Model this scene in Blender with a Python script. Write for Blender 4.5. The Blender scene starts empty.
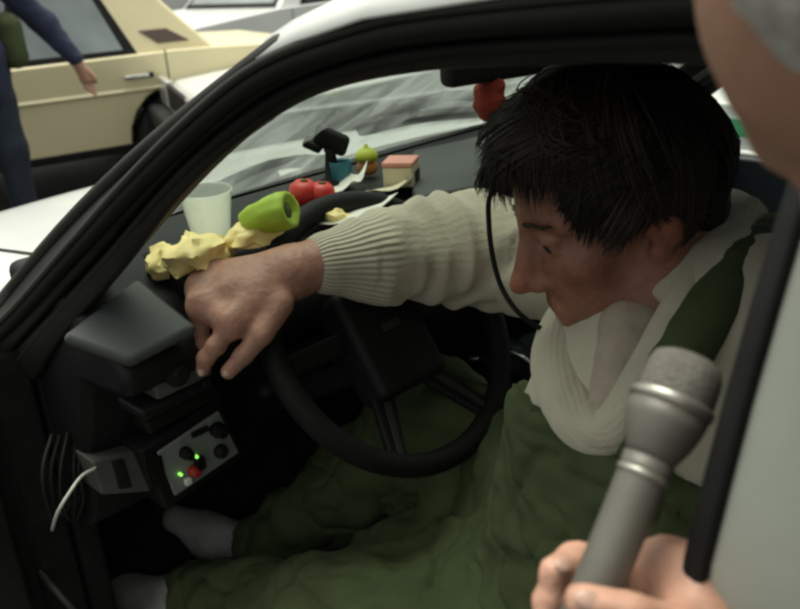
import bpy, bmesh, math, random
import numpy as np
from mathutils import Vector, Matrix
random.seed(7)
rng = np.random.default_rng(7)
scene = bpy.context.scene
COL = scene.collection

# ------------------------------------------------------------------ camera
# The car's axes: +X towards its rear, +Y across to the passenger side, Z up.
CAM = np.array([0.3544, -0.3302, 1.3325])
YAW, PIT, ROL, FPX = math.radians(46), math.radians(-22), math.radians(-4), 880.0
fw = np.array([-math.sin(YAW)*math.cos(PIT), math.cos(YAW)*math.cos(PIT), math.sin(PIT)])
_r = np.array([math.cos(YAW), math.sin(YAW), 0.0]); _u = np.cross(_r, fw)
rt = _r*math.cos(ROL) + _u*math.sin(ROL)
up = -_r*math.sin(ROL) + _u*math.cos(ROL)

def at(px, py, D=None, X=None, Y=None, Z=None):
    """point of the place seen at a spot of the photograph, at a known depth or plane"""
    d = fw + rt*(px-400)/FPX - up*(py-304.5)/FPX
    if D is None:
        if X is not None: D = (X-CAM[0])/d[0]
        elif Y is not None: D = (Y-CAM[1])/d[1]
        else: D = (Z-CAM[2])/d[2]
    return CAM + d*D

cd = bpy.data.cameras.new('camera'); cam = bpy.data.objects.new('camera', cd); COL.objects.link(cam)
M = Matrix(((rt[0], up[0], -fw[0], CAM[0]), (rt[1], up[1], -fw[1], CAM[1]), (rt[2], up[2], -fw[2], CAM[2]), (0, 0, 0, 1)))
cam.matrix_world = M
cd.sensor_width = 36; cd.lens = 36*FPX/800; cd.clip_start = 0.02; cd.clip_end = 800
cd.dof.use_dof = True; cd.dof.focus_distance = 0.98; cd.dof.aperture_fstop = 8.0
scene.camera = cam

# ------------------------------------------------------------------ light
w = bpy.data.worlds.new('World'); scene.world = w; w.use_nodes = True
nt = w.node_tree; nt.nodes.clear()
SUN_EL, SUN_AZ = math.radians(76), math.radians(290)
sky = nt.nodes.new('ShaderNodeTexSky'); sky.sky_type = 'NISHITA'; sky.sun_disc = False
sky.sun_elevation = SUN_EL; sky.sun_rotation = SUN_AZ
sky.air_density = 1.0; sky.dust_density = 6.0; sky.ozone_density = 1.0
hs = nt.nodes.new('ShaderNodeHueSaturation'); hs.inputs['Saturation'].default_value = 0.18
tint = nt.nodes.new('ShaderNodeMix'); tint.data_type = 'RGBA'; tint.blend_type = 'MULTIPLY'
tint.inputs[0].default_value = 1.0; tint.inputs[7].default_value = (0.98, 1.0, 0.90, 1)
bg = nt.nodes.new('ShaderNodeBackground'); bg.inputs[1].default_value = 0.14
wo = nt.nodes.new('ShaderNodeOutputWorld')
nt.links.new(sky.outputs[0], hs.inputs['Color']); nt.links.new(hs.outputs[0], tint.inputs[6])
nt.links.new(tint.outputs[2], bg.inputs[0]); nt.links.new(bg.outputs[0], wo.inputs[0])
sl = bpy.data.lights.new('sun', 'SUN'); sl.energy = 1.0; sl.angle = math.radians(40); sl.color = (1, 0.96, 0.88)
so = bpy.data.objects.new('sun', sl); COL.objects.link(so)
sd = Vector((math.sin(SUN_AZ)*math.cos(SUN_EL), math.cos(SUN_AZ)*math.cos(SUN_EL), math.sin(SUN_EL)))
so.rotation_euler = sd.to_track_quat('Z', 'Y').to_euler()
so.location = (0, 0, 20)
vs = scene.view_settings; vs.view_transform = 'Standard'; vs.look = 'None'; vs.gamma = 1; vs.exposure = 0.75
vs.use_curve_mapping = False
scene.cycles.filter_width = 2.8
scene.cycles.max_bounces = 8; scene.cycles.transparent_max_bounces = 12

# ------------------------------------------------------------------ materials
MATS = {}
def mat(name, col, rough=0.6, metal=0.0, var=0.0, vscale=8.0, bump=0.0, bscale=60.0, spec=0.5, coat=0.0, sss=0.0, kind='noise', emit=None):
    if name in MATS: return MATS[name]
    m = bpy.data.materials.new(name); m.use_nodes = True; MATS[name] = m
    n = m.node_tree; b = n.nodes['Principled BSDF']
    b.inputs['Base Color'].default_value = (*col, 1); b.inputs['Roughness'].default_value = rough
    b.inputs['Metallic'].default_value = metal; b.inputs['Specular IOR Level'].default_value = spec
    b.inputs['Coat Weight'].default_value = coat
    if sss:
        b.inputs['Subsurface Weight'].default_value = sss; b.inputs['Subsurface Radius'].default_value = (0.012, 0.005, 0.003)
        b.inputs['Subsurface Scale'].default_value = 0.6
    tc = n.nodes.new('ShaderNodeTexCoord')
    if var:
        nz = n.nodes.new('ShaderNodeTexNoise'); nz.inputs['Scale'].default_value = vscale; nz.inputs['Detail'].default_value = 6
        n.links.new(tc.outputs['Object'], nz.inputs['Vector'])
        mp = n.nodes.new('ShaderNodeMapRange'); mp.inputs[1].default_value = 0.3; mp.inputs[2].default_value = 0.7
        mp.inputs[3].default_value = 1-var; mp.inputs[4].default_value = 1+var
        n.links.new(nz.outputs[0], mp.inputs[0])
        mx = n.nodes.new('ShaderNodeMix'); mx.data_type = 'RGBA'; mx.blend_type = 'MULTIPLY'; mx.inputs[0].default_value = 1
        mx.inputs[6].default_value = (*col, 1); n.links.new(mp.outputs[0], mx.inputs[7]); n.links.new(mx.outputs[2], b.inputs['Base Color'])
    if bump:
        if kind == 'knit':
            bz = n.nodes.new('ShaderNodeTexVoronoi')
        else:
            bz = n.nodes.new('ShaderNodeTexNoise'); bz.inputs['Detail'].default_value = 5
        bz.inputs['Scale'].default_value = bscale; n.links.new(tc.outputs['Object'], bz.inputs['Vector'])
        bp = n.nodes.new('ShaderNodeBump'); bp.inputs['Strength'].default_value = bump; bp.inputs['Distance'].default_value = 0.004
        n.links.new(bz.outputs[0], bp.inputs['Height']); n.links.new(bp.outputs[0], b.inputs['Normal'])
    if emit:
        b.inputs['Emission Color'].default_value = (*emit, 1); b.inputs['Emission Strength'].default_value = 0.7
    return m

mat('white_paint', (0.64, 0.655, 0.62), 0.28, var=0.05, vscale=3, coat=0.3)
mat('pillar_paint_shaded', (0.31, 0.33, 0.285), 0.4, var=0.08, vscale=6, bump=0.06, bscale=90)  # white body paint of the centre pillar, darkened to carry its shade
mat('yellow_paint', (0.71, 0.625, 0.38), 0.35, var=0.06, vscale=2, coat=0.25)
mat('white_car_paint', (0.70, 0.71, 0.68), 0.3, var=0.05, vscale=2, coat=0.3)
mat('green_paint', (0.02, 0.30, 0.13), 0.4)
mat('black_rubber', (0.008, 0.008, 0.0075), 0.65, var=0.2, vscale=20, bump=0.1, bscale=80, spec=0.22)
mat('tyre', (0.02, 0.02, 0.02), 0.85, var=0.2, vscale=30, bump=0.3, bscale=60)
mat('seal_grey', (0.030, 0.030, 0.026), 0.5, var=0.15, vscale=12, spec=0.22)
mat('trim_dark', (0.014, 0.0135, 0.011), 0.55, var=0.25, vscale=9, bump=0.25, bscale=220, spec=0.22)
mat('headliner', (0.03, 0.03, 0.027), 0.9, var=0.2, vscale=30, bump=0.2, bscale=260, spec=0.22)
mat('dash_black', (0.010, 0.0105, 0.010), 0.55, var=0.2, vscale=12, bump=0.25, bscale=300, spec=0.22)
mat('dash_grey', (0.045, 0.050, 0.049), 0.65, var=0.10, vscale=10, bump=0.05, bscale=260)
mat('panel_grey', (0.22, 0.235, 0.215), 0.5, var=0.12, vscale=25, bump=0.1, bscale=150)
mat('box_grey', (0.075, 0.078, 0.068), 0.55, var=0.2, vscale=30, bump=0.1, bscale=150)
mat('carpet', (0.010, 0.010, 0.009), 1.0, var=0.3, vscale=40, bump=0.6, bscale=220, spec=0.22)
mat('seat_fabric', (0.05, 0.055, 0.055), 0.95, var=0.25, vscale=40, bump=0.4, bscale=250)
mat('seat_grey', (0.16, 0.165, 0.165), 0.95, var=0.2, vscale=20, bump=0.4, bscale=250)
mat('blue_cloth', (0.13, 0.15, 0.19), 0.95, var=0.2, vscale=25, bump=0.4, bscale=200)
mat('bag_black', (0.010, 0.012, 0.014), 0.45, var=0.3, vscale=20, bump=0.3, bscale=120)
mat('chrome', (0.62, 0.62, 0.6), 0.22, 1.0, var=0.1, vscale=20)
mat('steel', (0.35, 0.35, 0.33), 0.4, 1.0, var=0.2, vscale=30)
mat('glass_dark', (0.02, 0.025, 0.026), 0.08, spec=0.6, coat=0.3)
mat('glass_car', (0.20, 0.23, 0.23), 0.10, spec=0.7, var=0.35, vscale=2.5, coat=0.4)
mat('asphalt', (0.052, 0.052, 0.05), 0.85, var=0.3, vscale=1.3, bump=0.6, bscale=40)
mat('sock_grey', (0.27, 0.265, 0.25), 0.98, var=0.2, vscale=30, bump=0.5, bscale=220)
mat('skin', (0.34, 0.170, 0.118), 0.52, var=0.16, vscale=45, bump=0.35, bscale=140, sss=0.12)
mat('nail', (0.50, 0.32, 0.25), 0.35, var=0.08, vscale=60)
mat('skin_face', (0.255, 0.112, 0.072), 0.52, var=0.22, vscale=40, bump=0.4, bscale=130, sss=0.12)
mat('skin_pale', (0.48, 0.265, 0.185), 0.5, var=0.18, vscale=55, bump=0.25, bscale=240, sss=0.15)
mat('skin_tan', (0.33, 0.175, 0.115), 0.5, var=0.10, vscale=24, bump=0.1, bscale=160, sss=0.15)
mat('hair_black', (0.009, 0.007, 0.005), 0.6, var=0.3, vscale=30, spec=0.25)
mat('hair_brown', (0.026, 0.017, 0.011), 0.62, var=0.3, vscale=30, spec=0.35)
mat('hair_grey', (0.40, 0.39, 0.36), 0.6, var=0.3, vscale=60, bump=0.4, bscale=160)
mat('olive', (0.047, 0.064, 0.021), 0.9, var=0.18, vscale=14, bump=0.25, bscale=240)
mat('navy', (0.018, 0.024, 0.055), 0.9, var=0.2, vscale=14, bump=0.3, bscale=120)
mat('coat_dark', (0.03, 0.03, 0.035), 0.9, var=0.2, vscale=14, bump=0.3, bscale=120)
mat('navy_trousers', (0.022, 0.03, 0.045), 0.9, var=0.2, vscale=14, bump=0.3, bscale=120)
mat('shirt', (0.38, 0.32, 0.25), 0.9, var=0.12, vscale=30, bump=0.4, bscale=120)
mat('mic_grey', (0.135, 0.13, 0.11), 0.5, 0.25, var=0.08, vscale=30, bump=0.05, bscale=400)
mat('mic_mesh', (0.15, 0.142, 0.12), 0.55, 0.4, var=0.25, vscale=500, bump=0.45, bscale=900, kind='knit')
mat('mic_ring', (0.42, 0.41, 0.36), 0.35, 0.8)
mat('wrap_yellow', (0.88, 0.72, 0.30), 0.5, var=0.12, vscale=20, bump=0.1, bscale=90)
mat('lime', (0.36, 0.52, 0.04), 0.5, var=0.15, vscale=30, bump=0.1, bscale=90)
mat('lime_dark', (0.08, 0.11, 0.02), 0.7, var=0.2, vscale=30)
mat('red', (0.55, 0.035, 0.022), 0.4, var=0.12, vscale=30)
mat('red_cloth', (0.20, 0.020, 0.010), 0.9, var=0.25, vscale=40, bump=0.5, bscale=140)
mat('teal', (0.02, 0.13, 0.16), 0.5, var=0.1)
mat('orange', (0.55, 0.22, 0.05), 0.5, var=0.1)
mat('toy_lime', (0.50, 0.56, 0.05), 0.5, var=0.1)
mat('cream', (0.62, 0.55, 0.38), 0.6, var=0.1, vscale=20)
mat('pink', (0.62, 0.26, 0.20), 0.5, var=0.1, vscale=20)
mat('paper', (0.72, 0.71, 0.64), 0.8, var=0.06, vscale=30)
mat('wire_white', (0.62, 0.62, 0.55), 0.5)
mat('led_green', (0.2, 0.8, 0.1), 0.4, emit=(0.35, 1.0, 0.12))
mat('red_button', (0.40, 0.02, 0.02), 0.4)
mat('brown_vent', (0.09, 0.06, 0.045), 0.6)
mat('lamp_glass', (0.5, 0.5, 0.48), 0.15, coat=0.5)
mat('lamp_red', (0.35, 0.02, 0.015), 0.2, coat=0.5)
mat('stone', (0.33, 0.31, 0.27), 0.9, var=0.2, vscale=3, bump=0.3, bscale=20)

def clear_glass(name, haze0, haze1, tintc, streak, hazecol=(0.75, 0.79, 0.74)):
    m = bpy.data.materials.new(name); m.use_nodes = True; MATS[name] = m
    n = m.node_tree; n.nodes.clear()
    out = n.nodes.new('ShaderNodeOutputMaterial')
    tr = n.nodes.new('ShaderNodeBsdfTransparent'); tr.inputs[0].default_value = (*tintc, 1)
    gl = n.nodes.new('ShaderNodeBsdfGlossy'); gl.inputs['Roughness'].default_value = 0.06
    tl = n.nodes.new('ShaderNodeBsdfTranslucent'); tl.inputs[0].default_value = (*hazecol, 1)
    df = n.nodes.new('ShaderNodeBsdfDiffuse'); df.inputs[0].default_value = (*hazecol, 1)
    mx0 = n.nodes.new('ShaderNodeMixShader'); mx0.inputs[0].default_value = 0.25
    n.links.new(tl.outputs[0], mx0.inputs[1]); n.links.new(df.outputs[0], mx0.inputs[2])
    tc = n.nodes.new('ShaderNodeTexCoord'); mp = n.nodes.new('ShaderNodeMapping'); mp.inputs['Scale'].default_value = streak
    mp.inputs['Rotation'].default_value = (0.3, 0.5, 0.6)
    nz = n.nodes.new('ShaderNodeTexNoise'); nz.inputs['Scale'].default_value = 1.0; nz.inputs['Detail'].default_value = 8
    nz.inputs['Distortion'].default_value = 1.2; nz.inputs['Roughness'].default_value = 0.62
    n.links.new(tc.outputs['Object'], mp.inputs[0]); n.links.new(mp.outputs[0], nz.inputs['Vector'])
    mr = n.nodes.new('ShaderNodeMapRange'); mr.inputs[1].default_value = 0.36; mr.inputs[2].default_value = 0.66
    mr.inputs[3].default_value = haze0; mr.inputs[4].default_value = haze1
    n.links.new(nz.outputs[0], mr.inputs[0])
    mx1 = n.nodes.new('ShaderNodeMixShader'); n.links.new(mr.outputs[0], mx1.inputs[0])
    n.links.new(tr.outputs[0], mx1.inputs[1]); n.links.new(mx0.outputs[0], mx1.inputs[2])
    fr = n.nodes.new('ShaderNodeLayerWeight'); fr.inputs[0].default_value = 0.5
    pw = n.nodes.new('ShaderNodeMath'); pw.operation = 'POWER'; pw.inputs[1].default_value = 5.0
    ma = n.nodes.new('ShaderNodeMath'); ma.operation = 'MULTIPLY_ADD'; ma.inputs[1].default_value = 0.6; ma.inputs[2].default_value = 0.03
    n.links.new(fr.outputs['Facing'], pw.inputs[0]); n.links.new(pw.outputs[0], ma.inputs[0])
    mx2 = n.nodes.new('ShaderNodeMixShader'); n.links.new(ma.outputs[0], mx2.inputs[0])
    n.links.new(mx1.outputs[0], mx2.inputs[1]); n.links.new(gl.outputs[0], mx2.inputs[2])
    n.links.new(mx2.outputs[0], out.inputs[0])
    return m
clear_glass('windscreen_glass', 0.12, 0.50, (0.56, 0.62, 0.575), (4, 7, 4.5), (0.46, 0.51, 0.47))
clear_glass('window_glass', 0.02, 0.12, (0.86, 0.91, 0.87), (3, 3, 3))
clear_glass('cup_plastic', 0.86, 0.95, (0.95, 0.96, 0.92), (30, 30, 30), (0.90, 0.92, 0.87))

def knit_material():
    m = mat('knit', (0.455, 0.415, 0.315), 0.95, var=0.10, vscale=12)
    n = m.node_tree; b = n.nodes['Principled BSDF']
    b.inputs['Sheen Weight'].default_value = 0.25
    at1 = n.nodes.new('ShaderNodeAttribute'); at1.attribute_name = 'rib'
    at2 = n.nodes.new('ShaderNodeAttribute'); at2.attribute_name = 'ribmask'
    mu = n.nodes.new('ShaderNodeMath'); mu.operation = 'MULTIPLY'; mu.inputs[1].default_value = 6.2832
    si = n.nodes.new('ShaderNodeMath'); si.operation = 'SINE'
    m2 = n.nodes.new('ShaderNodeMath'); m2.operation = 'MULTIPLY'
    n.links.new(at1.outputs['Fac'], mu.inputs[0]); n.links.new(mu.outputs[0], si.inputs[0])
    n.links.new(si.outputs[0], m2.inputs[0]); n.links.new(at2.outputs['Fac'], m2.inputs[1])
    tc = n.nodes.new('ShaderNodeTexCoord')
    vo = n.nodes.new('ShaderNodeTexVoronoi'); vo.inputs['Scale'].default_value = 260
    n.links.new(tc.outputs['Object'], vo.inputs['Vector'])
    ad = n.nodes.new('ShaderNodeMath'); ad.operation = 'MULTIPLY_ADD'; ad.inputs[1].default_value = 0.35
    n.links.new(vo.outputs[0], ad.inputs[0]); n.links.new(m2.outputs[0], ad.inputs[2])
    bp = n.nodes.new('ShaderNodeBump'); bp.inputs['Strength'].default_value = 0.6; bp.inputs['Distance'].default_value = 0.0018
    n.links.new(ad.outputs[0], bp.inputs['Height']); n.links.new(bp.outputs[0], b.inputs['Normal'])
knit_material()

# ------------------------------------------------------------------ object helpers
def link(name, me, m, parent=None, smooth=False, bevel=0.0, bseg=2):
    o = bpy.data.objects.new(name, me); COL.objects.link(o)
    if m: me.materials.append(MATS[m] if isinstance(m, str) else m)
    if smooth: me.polygons.foreach_set('use_smooth', [True]*len(me.polygons))
    if bevel:
        bv = o.modifiers.new('bevel', 'BEVEL'); bv.width = bevel; bv.segments = bseg; bv.limit_method = 'ANGLE'; bv.angle_limit = math.radians(35)
        bv.harden_normals = False
        me.polygons.foreach_set('use_smooth', [True]*len(me.polygons))
        wn = o.modifiers.new('wn', 'WEIGHTED_NORMAL'); wn.keep_sharp = False
    if parent is not None:
        o.parent = parent
        if parent.name in WORLD: o.matrix_parent_inverse = Matrix.Translation(parent.location).inverted()
    return o
WORLD = set()      # empties whose parts are modelled in place
def root(name, label, cat, loc, group=None):
    o = empty(name, label, cat, group, loc); WORLD.add(o.name); return o
def tag(o, label, cat, group=None, kind=None):
    o['label'] = label
    if cat: o['category'] = cat
    if group: o['group'] = group
    if kind: o['kind'] = kind
    return o
def struct(o): o['kind'] = 'structure'; return o
def empty(name, label=None, cat=None, group=None, loc=(0, 0, 0), rz=0.0):
    o = bpy.data.objects.new(name, None); COL.objects.link(o); o.empty_display_size = 0.05
    o.location = loc; o.rotation_euler = (0, 0, rz)
    if label: tag(o, label, cat, group)
    return o

class MB:
    """collects shapes into one mesh"""
    def __init__(s): s.v = []; s.f = []
    def add(s, vs, fs):
        n = len(s.v); s.v += [tuple(map(float, p)) for p in vs]; s.f += [tuple(i+n for i in f) for f in fs]; return s
    def box(s, c, d, R=None):
        hx, hy, hz = d[0]/2, d[1]/2, d[2]/2
        P = [np.array((x, y, z)) for x in (-hx, hx) for y in (-hy, hy) for z in (-hz, hz)]
        if R is not None: P = [R @ p for p in P]
        P = [p+np.array(c) for p in P]
        return s.add(P, [(0, 1, 3, 2), (4, 6, 7, 5), (0, 4, 5, 1), (2, 3, 7, 6), (0, 2, 6, 4), (1, 5, 7, 3)])
    def slab(s, quad, n, t):
        """quad of four corners thickened by t against normal n"""
        q = [np.array(p, float) for p in quad]; n = np.array(n, float)
        a = q + [p-n*t for p in q]
        return s.add(a, [(0, 1, 2, 3), (7, 6, 5, 4), (0, 4, 5, 1), (1, 5, 6, 2), (2, 6, 7, 3), (3, 7, 4, 0)])
    def prism(s, poly, axis, a, b, taper=None):
        """polygon in the plane across axis, from a to b (axis 'Y': poly is (x,z); 'X': (y,z); 'Z': (x,y))"""
        def mk(p, t):
            return {'Y': (p[0], t, p[1]), 'X': (t, p[0], p[1]), 'Z': (p[0], p[1], t)}[axis]
        n = len(poly); vs = [mk(p, a) for p in poly] + [mk(p, b) for p in poly]
        fs = [tuple(range(n)), tuple(range(2*n-1, n-1, -1))]
        fs += [(i, i+n, (i+1) % n+n, (i+1) % n) for i in range(n)]
        return s.add(vs, fs)
    def lathe(s, prof, o, ax, seg=24, cap=True):
        """profile [(r, t)] revolved round axis ax from o"""
        ax = np.array(ax, float); ax /= np.linalg.norm(ax); o = np.array(o, float)
        e = np.array((1, 0, 0)) if abs(ax[0]) < 0.8 else np.array((0, 1, 0))
        a = np.cross(ax, e); a /= np.linalg.norm(a); b = np.cross(ax, a)
        vs = []; fs = []; n = len(prof)
        for r, t in prof:
            for k in range(seg):
                th = 2*math.pi*k/seg; vs.append(o+ax*t+(a*math.cos(th)+b*math.sin(th))*r)
        for i in range(n-1):
            for k in range(seg):
                fs.append((i*seg+k, i*seg+(k+1) % seg, (i+1)*seg+(k+1) % seg, (i+1)*seg+k))
        if cap: fs += [tuple(range(seg-1, -1, -1)), tuple(range((n-1)*seg, n*seg))]
        return s.add(vs, fs)
    def tube(s, path, r, seg=8, cap=True, flat=1.0):
        P = [np.array(p, float) for p in path]; n = len(P)
        rr = r if hasattr(r, '__len__') else [r]*n
        vs = []; fs = []; pa = None
        for i, p in enumerate(P):
            t = P[min(i+1, n-1)]-P[max(i-1, 0)]; t /= np.linalg.norm(t)+1e-12
            if pa is None:
                e = np.array((0, 0, 1)) if abs(t[2]) < 0.9 else np.array((1, 0, 0)); a = np.cross(t, e)
            else: a = pa-t*(pa@t)
            a /= np.linalg.norm(a)+1e-12; pa = a; b = np.cross(t, a)
            for k in range(seg):
                th = 2*math.pi*k/seg; vs.append(p+(a*math.cos(th)+b*math.sin(th)*flat)*rr[i])
        for i in range(n-1):
            for k in range(seg): fs.append((i*seg+k, i*seg+(k+1) % seg, (i+1)*seg+(k+1) % seg, (i+1)*seg+k))
        if cap: fs += [tuple(range(seg-1, -1, -1)), tuple(range((n-1)*seg, n*seg))]
        return s.add(vs, fs)
    def loft(s, secs, closed=True, cap=True):
        n = len(secs[0]); vs = [p for q in secs for p in q]; fs = []
        for i in range(len(secs)-1):
            for k in range(n if closed else n-1):
                fs.append((i*n+k, i*n+(k+1) % n, (i+1)*n+(k+1) % n, (i+1)*n+k))
        if cap and closed: fs += [tuple(range(n-1, -1, -1)), tuple(range((len(secs)-1)*n, len(secs)*n))]
        return s.add(vs, fs)
    def mesh(s, name):
        me = bpy.data.meshes.new(name); me.from_pydata(s.v, [], s.f); me.update()
        bm = bmesh.new(); bm.from_mesh(me); bmesh.ops.recalc_face_normals(bm, faces=bm.faces); bm.to_mesh(me); bm.free()
        return me
    def build(s, name, m, parent=None, smooth=False, bevel=0.0, bseg=2):
        return link(name, s.mesh(name), m, parent, smooth, bevel, bseg)

def catmull(P, n):
    P = [np.array(p, float) for p in P]; Q = [2*P[0]-P[1]]+P+[2*P[-1]-P[-2]]; out = []
    for i in range(len(P)-1):
        a, b, c, d = Q[i:i+4]
        for k in range(n):
            t = k/n; out.append(0.5*((2*b)+(c-a)*t+(2*a-5*b+4*c-d)*t*t+(3*b-a-3*c+d)*t**3))
    out.append(P[-1]); return out

# value noise for folds and crumples
_T = rng.random((32, 32, 32)).astype(np.float32)
def vnoise(p):
    p = np.asarray(p, np.float32); i = np.floor(p).astype(int); f = p-i; f = f*f*(3-2*f)
    def g(a, b, c): return _T[(i[:, 0]+a) & 31, (i[:, 1]+b) & 31, (i[:, 2]+c) & 31]
    x, y, z = f.T
    return ((g(0, 0, 0)*(1-x)+g(1, 0, 0)*x)*(1-y)+(g(0, 1, 0)*(1-x)+g(1, 1, 0)*x)*y)*(1-z) + \
           ((g(0, 0, 1)*(1-x)+g(1, 0, 1)*x)*(1-y)+(g(0, 1, 1)*(1-x)+g(1, 1, 1)*x)*y)*z
def fbm(p, o=3):
    p = np.asarray(p, np.float32); s = 0; a = 1.0
    for k in range(o): s = s+a*(vnoise(p*2**k+k*7.3)-0.5); a *= 0.5
    return s

# ------------------------------------------------------------------ smooth bodies from blended volumes
class Sdf:
    def __init__(s, res): s.res = res; s.p = []; s.R = np.eye(3); s.t = np.zeros(3); s.sc = 1.0; s.zs = 1.0
    def frame(s, R, t, sc=1.0): s.R = np.array(R, float); s.t = np.array(t, float); s.sc = sc; return s
    def world(s): s.zs = 1.0; return s.frame(np.eye(3), np.zeros(3))
    def _w(s, a):
        a = np.array(a, float)
        if a[2] < 0: a[2] *= s.zs
        return s.R @ (a*s.sc)+s.t
    def cap(s, a, b, ra, rb=None, k=0.02, sub=False):
        s.p.append(('c', s._w(a), s._w(b), ra*s.sc, (ra if rb is None else rb)*s.sc, k*s.sc, sub)); return s
    def chain(s, P, r, k=0.02):
        for i in range(len(P)-1):
            s.cap(P[i], P[i+1], r[i], r[i+1], k)
        return s
    def ell(s, c, r, k=0.02, R=None, sub=False):
        Q = s.R if R is None else s.R @ R
        s.p.append(('e', s._w(c), Q, np.array(r, float)*s.sc, None, k*s.sc, sub)); return s
    def cut(s, n, d0, k=0.004):
        """remove everything on the side n·p > d0"""
        s.p.append(('h', np.array(n, float), d0, None, None, k, True)); return s
    def arrays(s):
        lo = np.full(3, 1e9); hi = -lo
        for q in s.p:
            if q[6]: continue
            if q[0] == 'c':
                r = max(q[3], q[4])
                for e in (q[1], q[2]): lo = np.minimum(lo, e-r); hi = np.maximum(hi, e+r)
            else:
                r = q[3].max(); lo = np.minimum(lo, q[1]-r); hi = np.maximum(hi, q[1]+r)
        lo -= 4*s.res; hi += 4*s.res
        n = np.ceil((hi-lo)/s.res).astype(int)+1
        F = np.full(n, 0.2, np.float32)
        ax = [lo[i]+np.arange(n[i])*s.res for i in range(3)]
        for q in s.p:
            k = q[5]
            if q[0] == 'h':
                n_, d0 = q[1], q[2]
                d = (ax[0][:, None, None]*n_[0]+ax[1][None, :, None]*n_[1]+ax[2][None, None, :]*n_[2]-d0).astype(np.float32)
                F = np.maximum(F, d); continue
            if q[0] == 'c':
                r = max(q[3], q[4]); b0 = np.minimum(q[1], q[2])-r; b1 = np.maximum(q[1], q[2])+r
            else:
                r = q[3].max(); b0 = q[1]-r; b1 = q[1]+r
            m = k+3*s.res
            i0 = np.clip(np.floor((b0-m-lo)/s.res).astype(int), 0, n-1); i1 = np.clip(np.ceil((b1+m-lo)/s.res).astype(int)+1, 1, n)
            if (i1 <= i0).any(): continue
            sl_ = tuple(slice(a, b) for a, b in zip(i0, i1))
            X = ax[0][sl_[0]].astype(np.float32)[:, None, None]; Y = ax[1][sl_[1]].astype(np.float32)[None, :, None]; Z = ax[2][sl_[2]].astype(np.float32)[None, None, :]
            if q[0] == 'c':
                a, b = q[1], q[2]; ab = b-a; L = ab@ab+1e-12
                x, y, z = X-np.float32(a[0]), Y-np.float32(a[1]), Z-np.float32(a[2])
                t = np.clip((x*np.float32(ab[0])+y*np.float32(ab[1])+z*np.float32(ab[2]))/np.float32(L), 0, 1)
                d = np.sqrt((x-t*np.float32(ab[0]))**2+(y-t*np.float32(ab[1]))**2+(z-t*np.float32(ab[2]))**2)-(np.float32(q[3])+t*np.float32(q[4]-q[3]))
            else:
                c, Q, rr = q[1], q[2], q[3]
                x, y, z = X-np.float32(c[0]), Y-np.float32(c[1]), Z-np.float32(c[2])
                l = [(x*np.float32(Q[0, i])+y*np.float32(Q[1, i])+z*np.float32(Q[2, i]))/np.float32(rr[i]) for i in range(3)]
                k0 = np.sqrt(l[0]**2+l[1]**2+l[2]**2); k1 = np.sqrt((l[0]/np.float32(rr[0]))**2+(l[1]/np.float32(rr[1]))**2+(l[2]/np.float32(rr[2]))**2)+1e-9
                d = k0*(k0-1)/k1
            A = F[sl_]
            if q[6]:
                d = -d; h = np.maximum(k-np.abs(A-d), 0)/max(k, 1e-6); F[sl_] = np.maximum(A, d)+h*h*k/4
            else:
                h = np.maximum(k-np.abs(A-d), 0)/max(k, 1e-6); F[sl_] = np.minimum(A, d)-h*h*k/4
        return F, lo
    def mesh(s, name, disp=None, smooth_it=1):
        F, lo = s.arrays(); I = F < 0; n = F.shape
        c = np.zeros([k-1 for k in n], np.int8)
        for a in (0, 1):
            for b in (0, 1):
                for d in (0, 1): c += I[a:n[0]-1+a, b:n[1]-1+b, d:n[2]-1+d]
        act = (c > 0) & (c < 8); idx = np.argwhere(act); ids = np.full(act.shape, -1, np.int32); ids[act] = np.arange(len(idx))
        acc = np.zeros((len(idx), 3)); cnt = np.zeros(len(idx))
        cor = [(a, b, d) for a in (0, 1) for b in (0, 1) for d in (0, 1)]
        for i, p in enumerate(cor):
            for ax in range(3):
                if p[ax]: continue
                q = list(p); q[ax] = 1
                fa = F[tuple((idx+p).T)]; fb = F[tuple((idx+q).T)]; m = (fa < 0) != (fb < 0)
                t = np.where(m, fa/(fa-fb+1e-12), 0); pos = np.repeat(np.array(p, float)[None], len(idx), 0); pos[:, ax] = t
                acc += pos*m[:, None]; cnt += m
        V = lo+(idx+acc/np.maximum(cnt, 1)[:, None])*s.res
        Q = []
        for ax in range(3):
            o1, o2 = (ax+1) % 3, (ax+2) % 3
            sa = [slice(0, n[i]) for i in range(3)]; sb = list(sa); sa[ax] = slice(0, n[ax]-1); sb[ax] = slice(1, n[ax])
            A = I[tuple(sa)]; B = I[tuple(sb)]; ch = np.argwhere(A != B)
            ch = ch[(ch[:, o1] > 0) & (ch[:, o2] > 0) & (ch[:, o1] < n[o1]-1) & (ch[:, o2] < n[o2]-1)]
            if not len(ch): continue
            e1 = np.eye(3, dtype=int)[o1]; e2 = np.eye(3, dtype=int)[o2]
            q = np.stack([ids[tuple((ch-e1-e2).T)], ids[tuple((ch-e2).T)], ids[tuple(ch.T)], ids[tuple((ch-e1).T)]], 1)
            fl = ~A[tuple(ch.T)]; q[fl] = q[fl][:, ::-1]; Q.append(q)
        Q = np.concatenate(Q)
        for _ in range(smooth_it):      # even out the lattice
            S = np.zeros_like(V); N = np.zeros(len(V))
            for a, b in ((0, 1), (1, 2), (2, 3), (3, 0)):
                np.add.at(S, Q[:, a], V[Q[:, b]]); np.add.at(S, Q[:, b], V[Q[:, a]]); np.add.at(N, Q[:, a], 1); np.add.at(N, Q[:, b], 1)
            V = 0.5*V+0.5*S/np.maximum(N, 1)[:, None]
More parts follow.
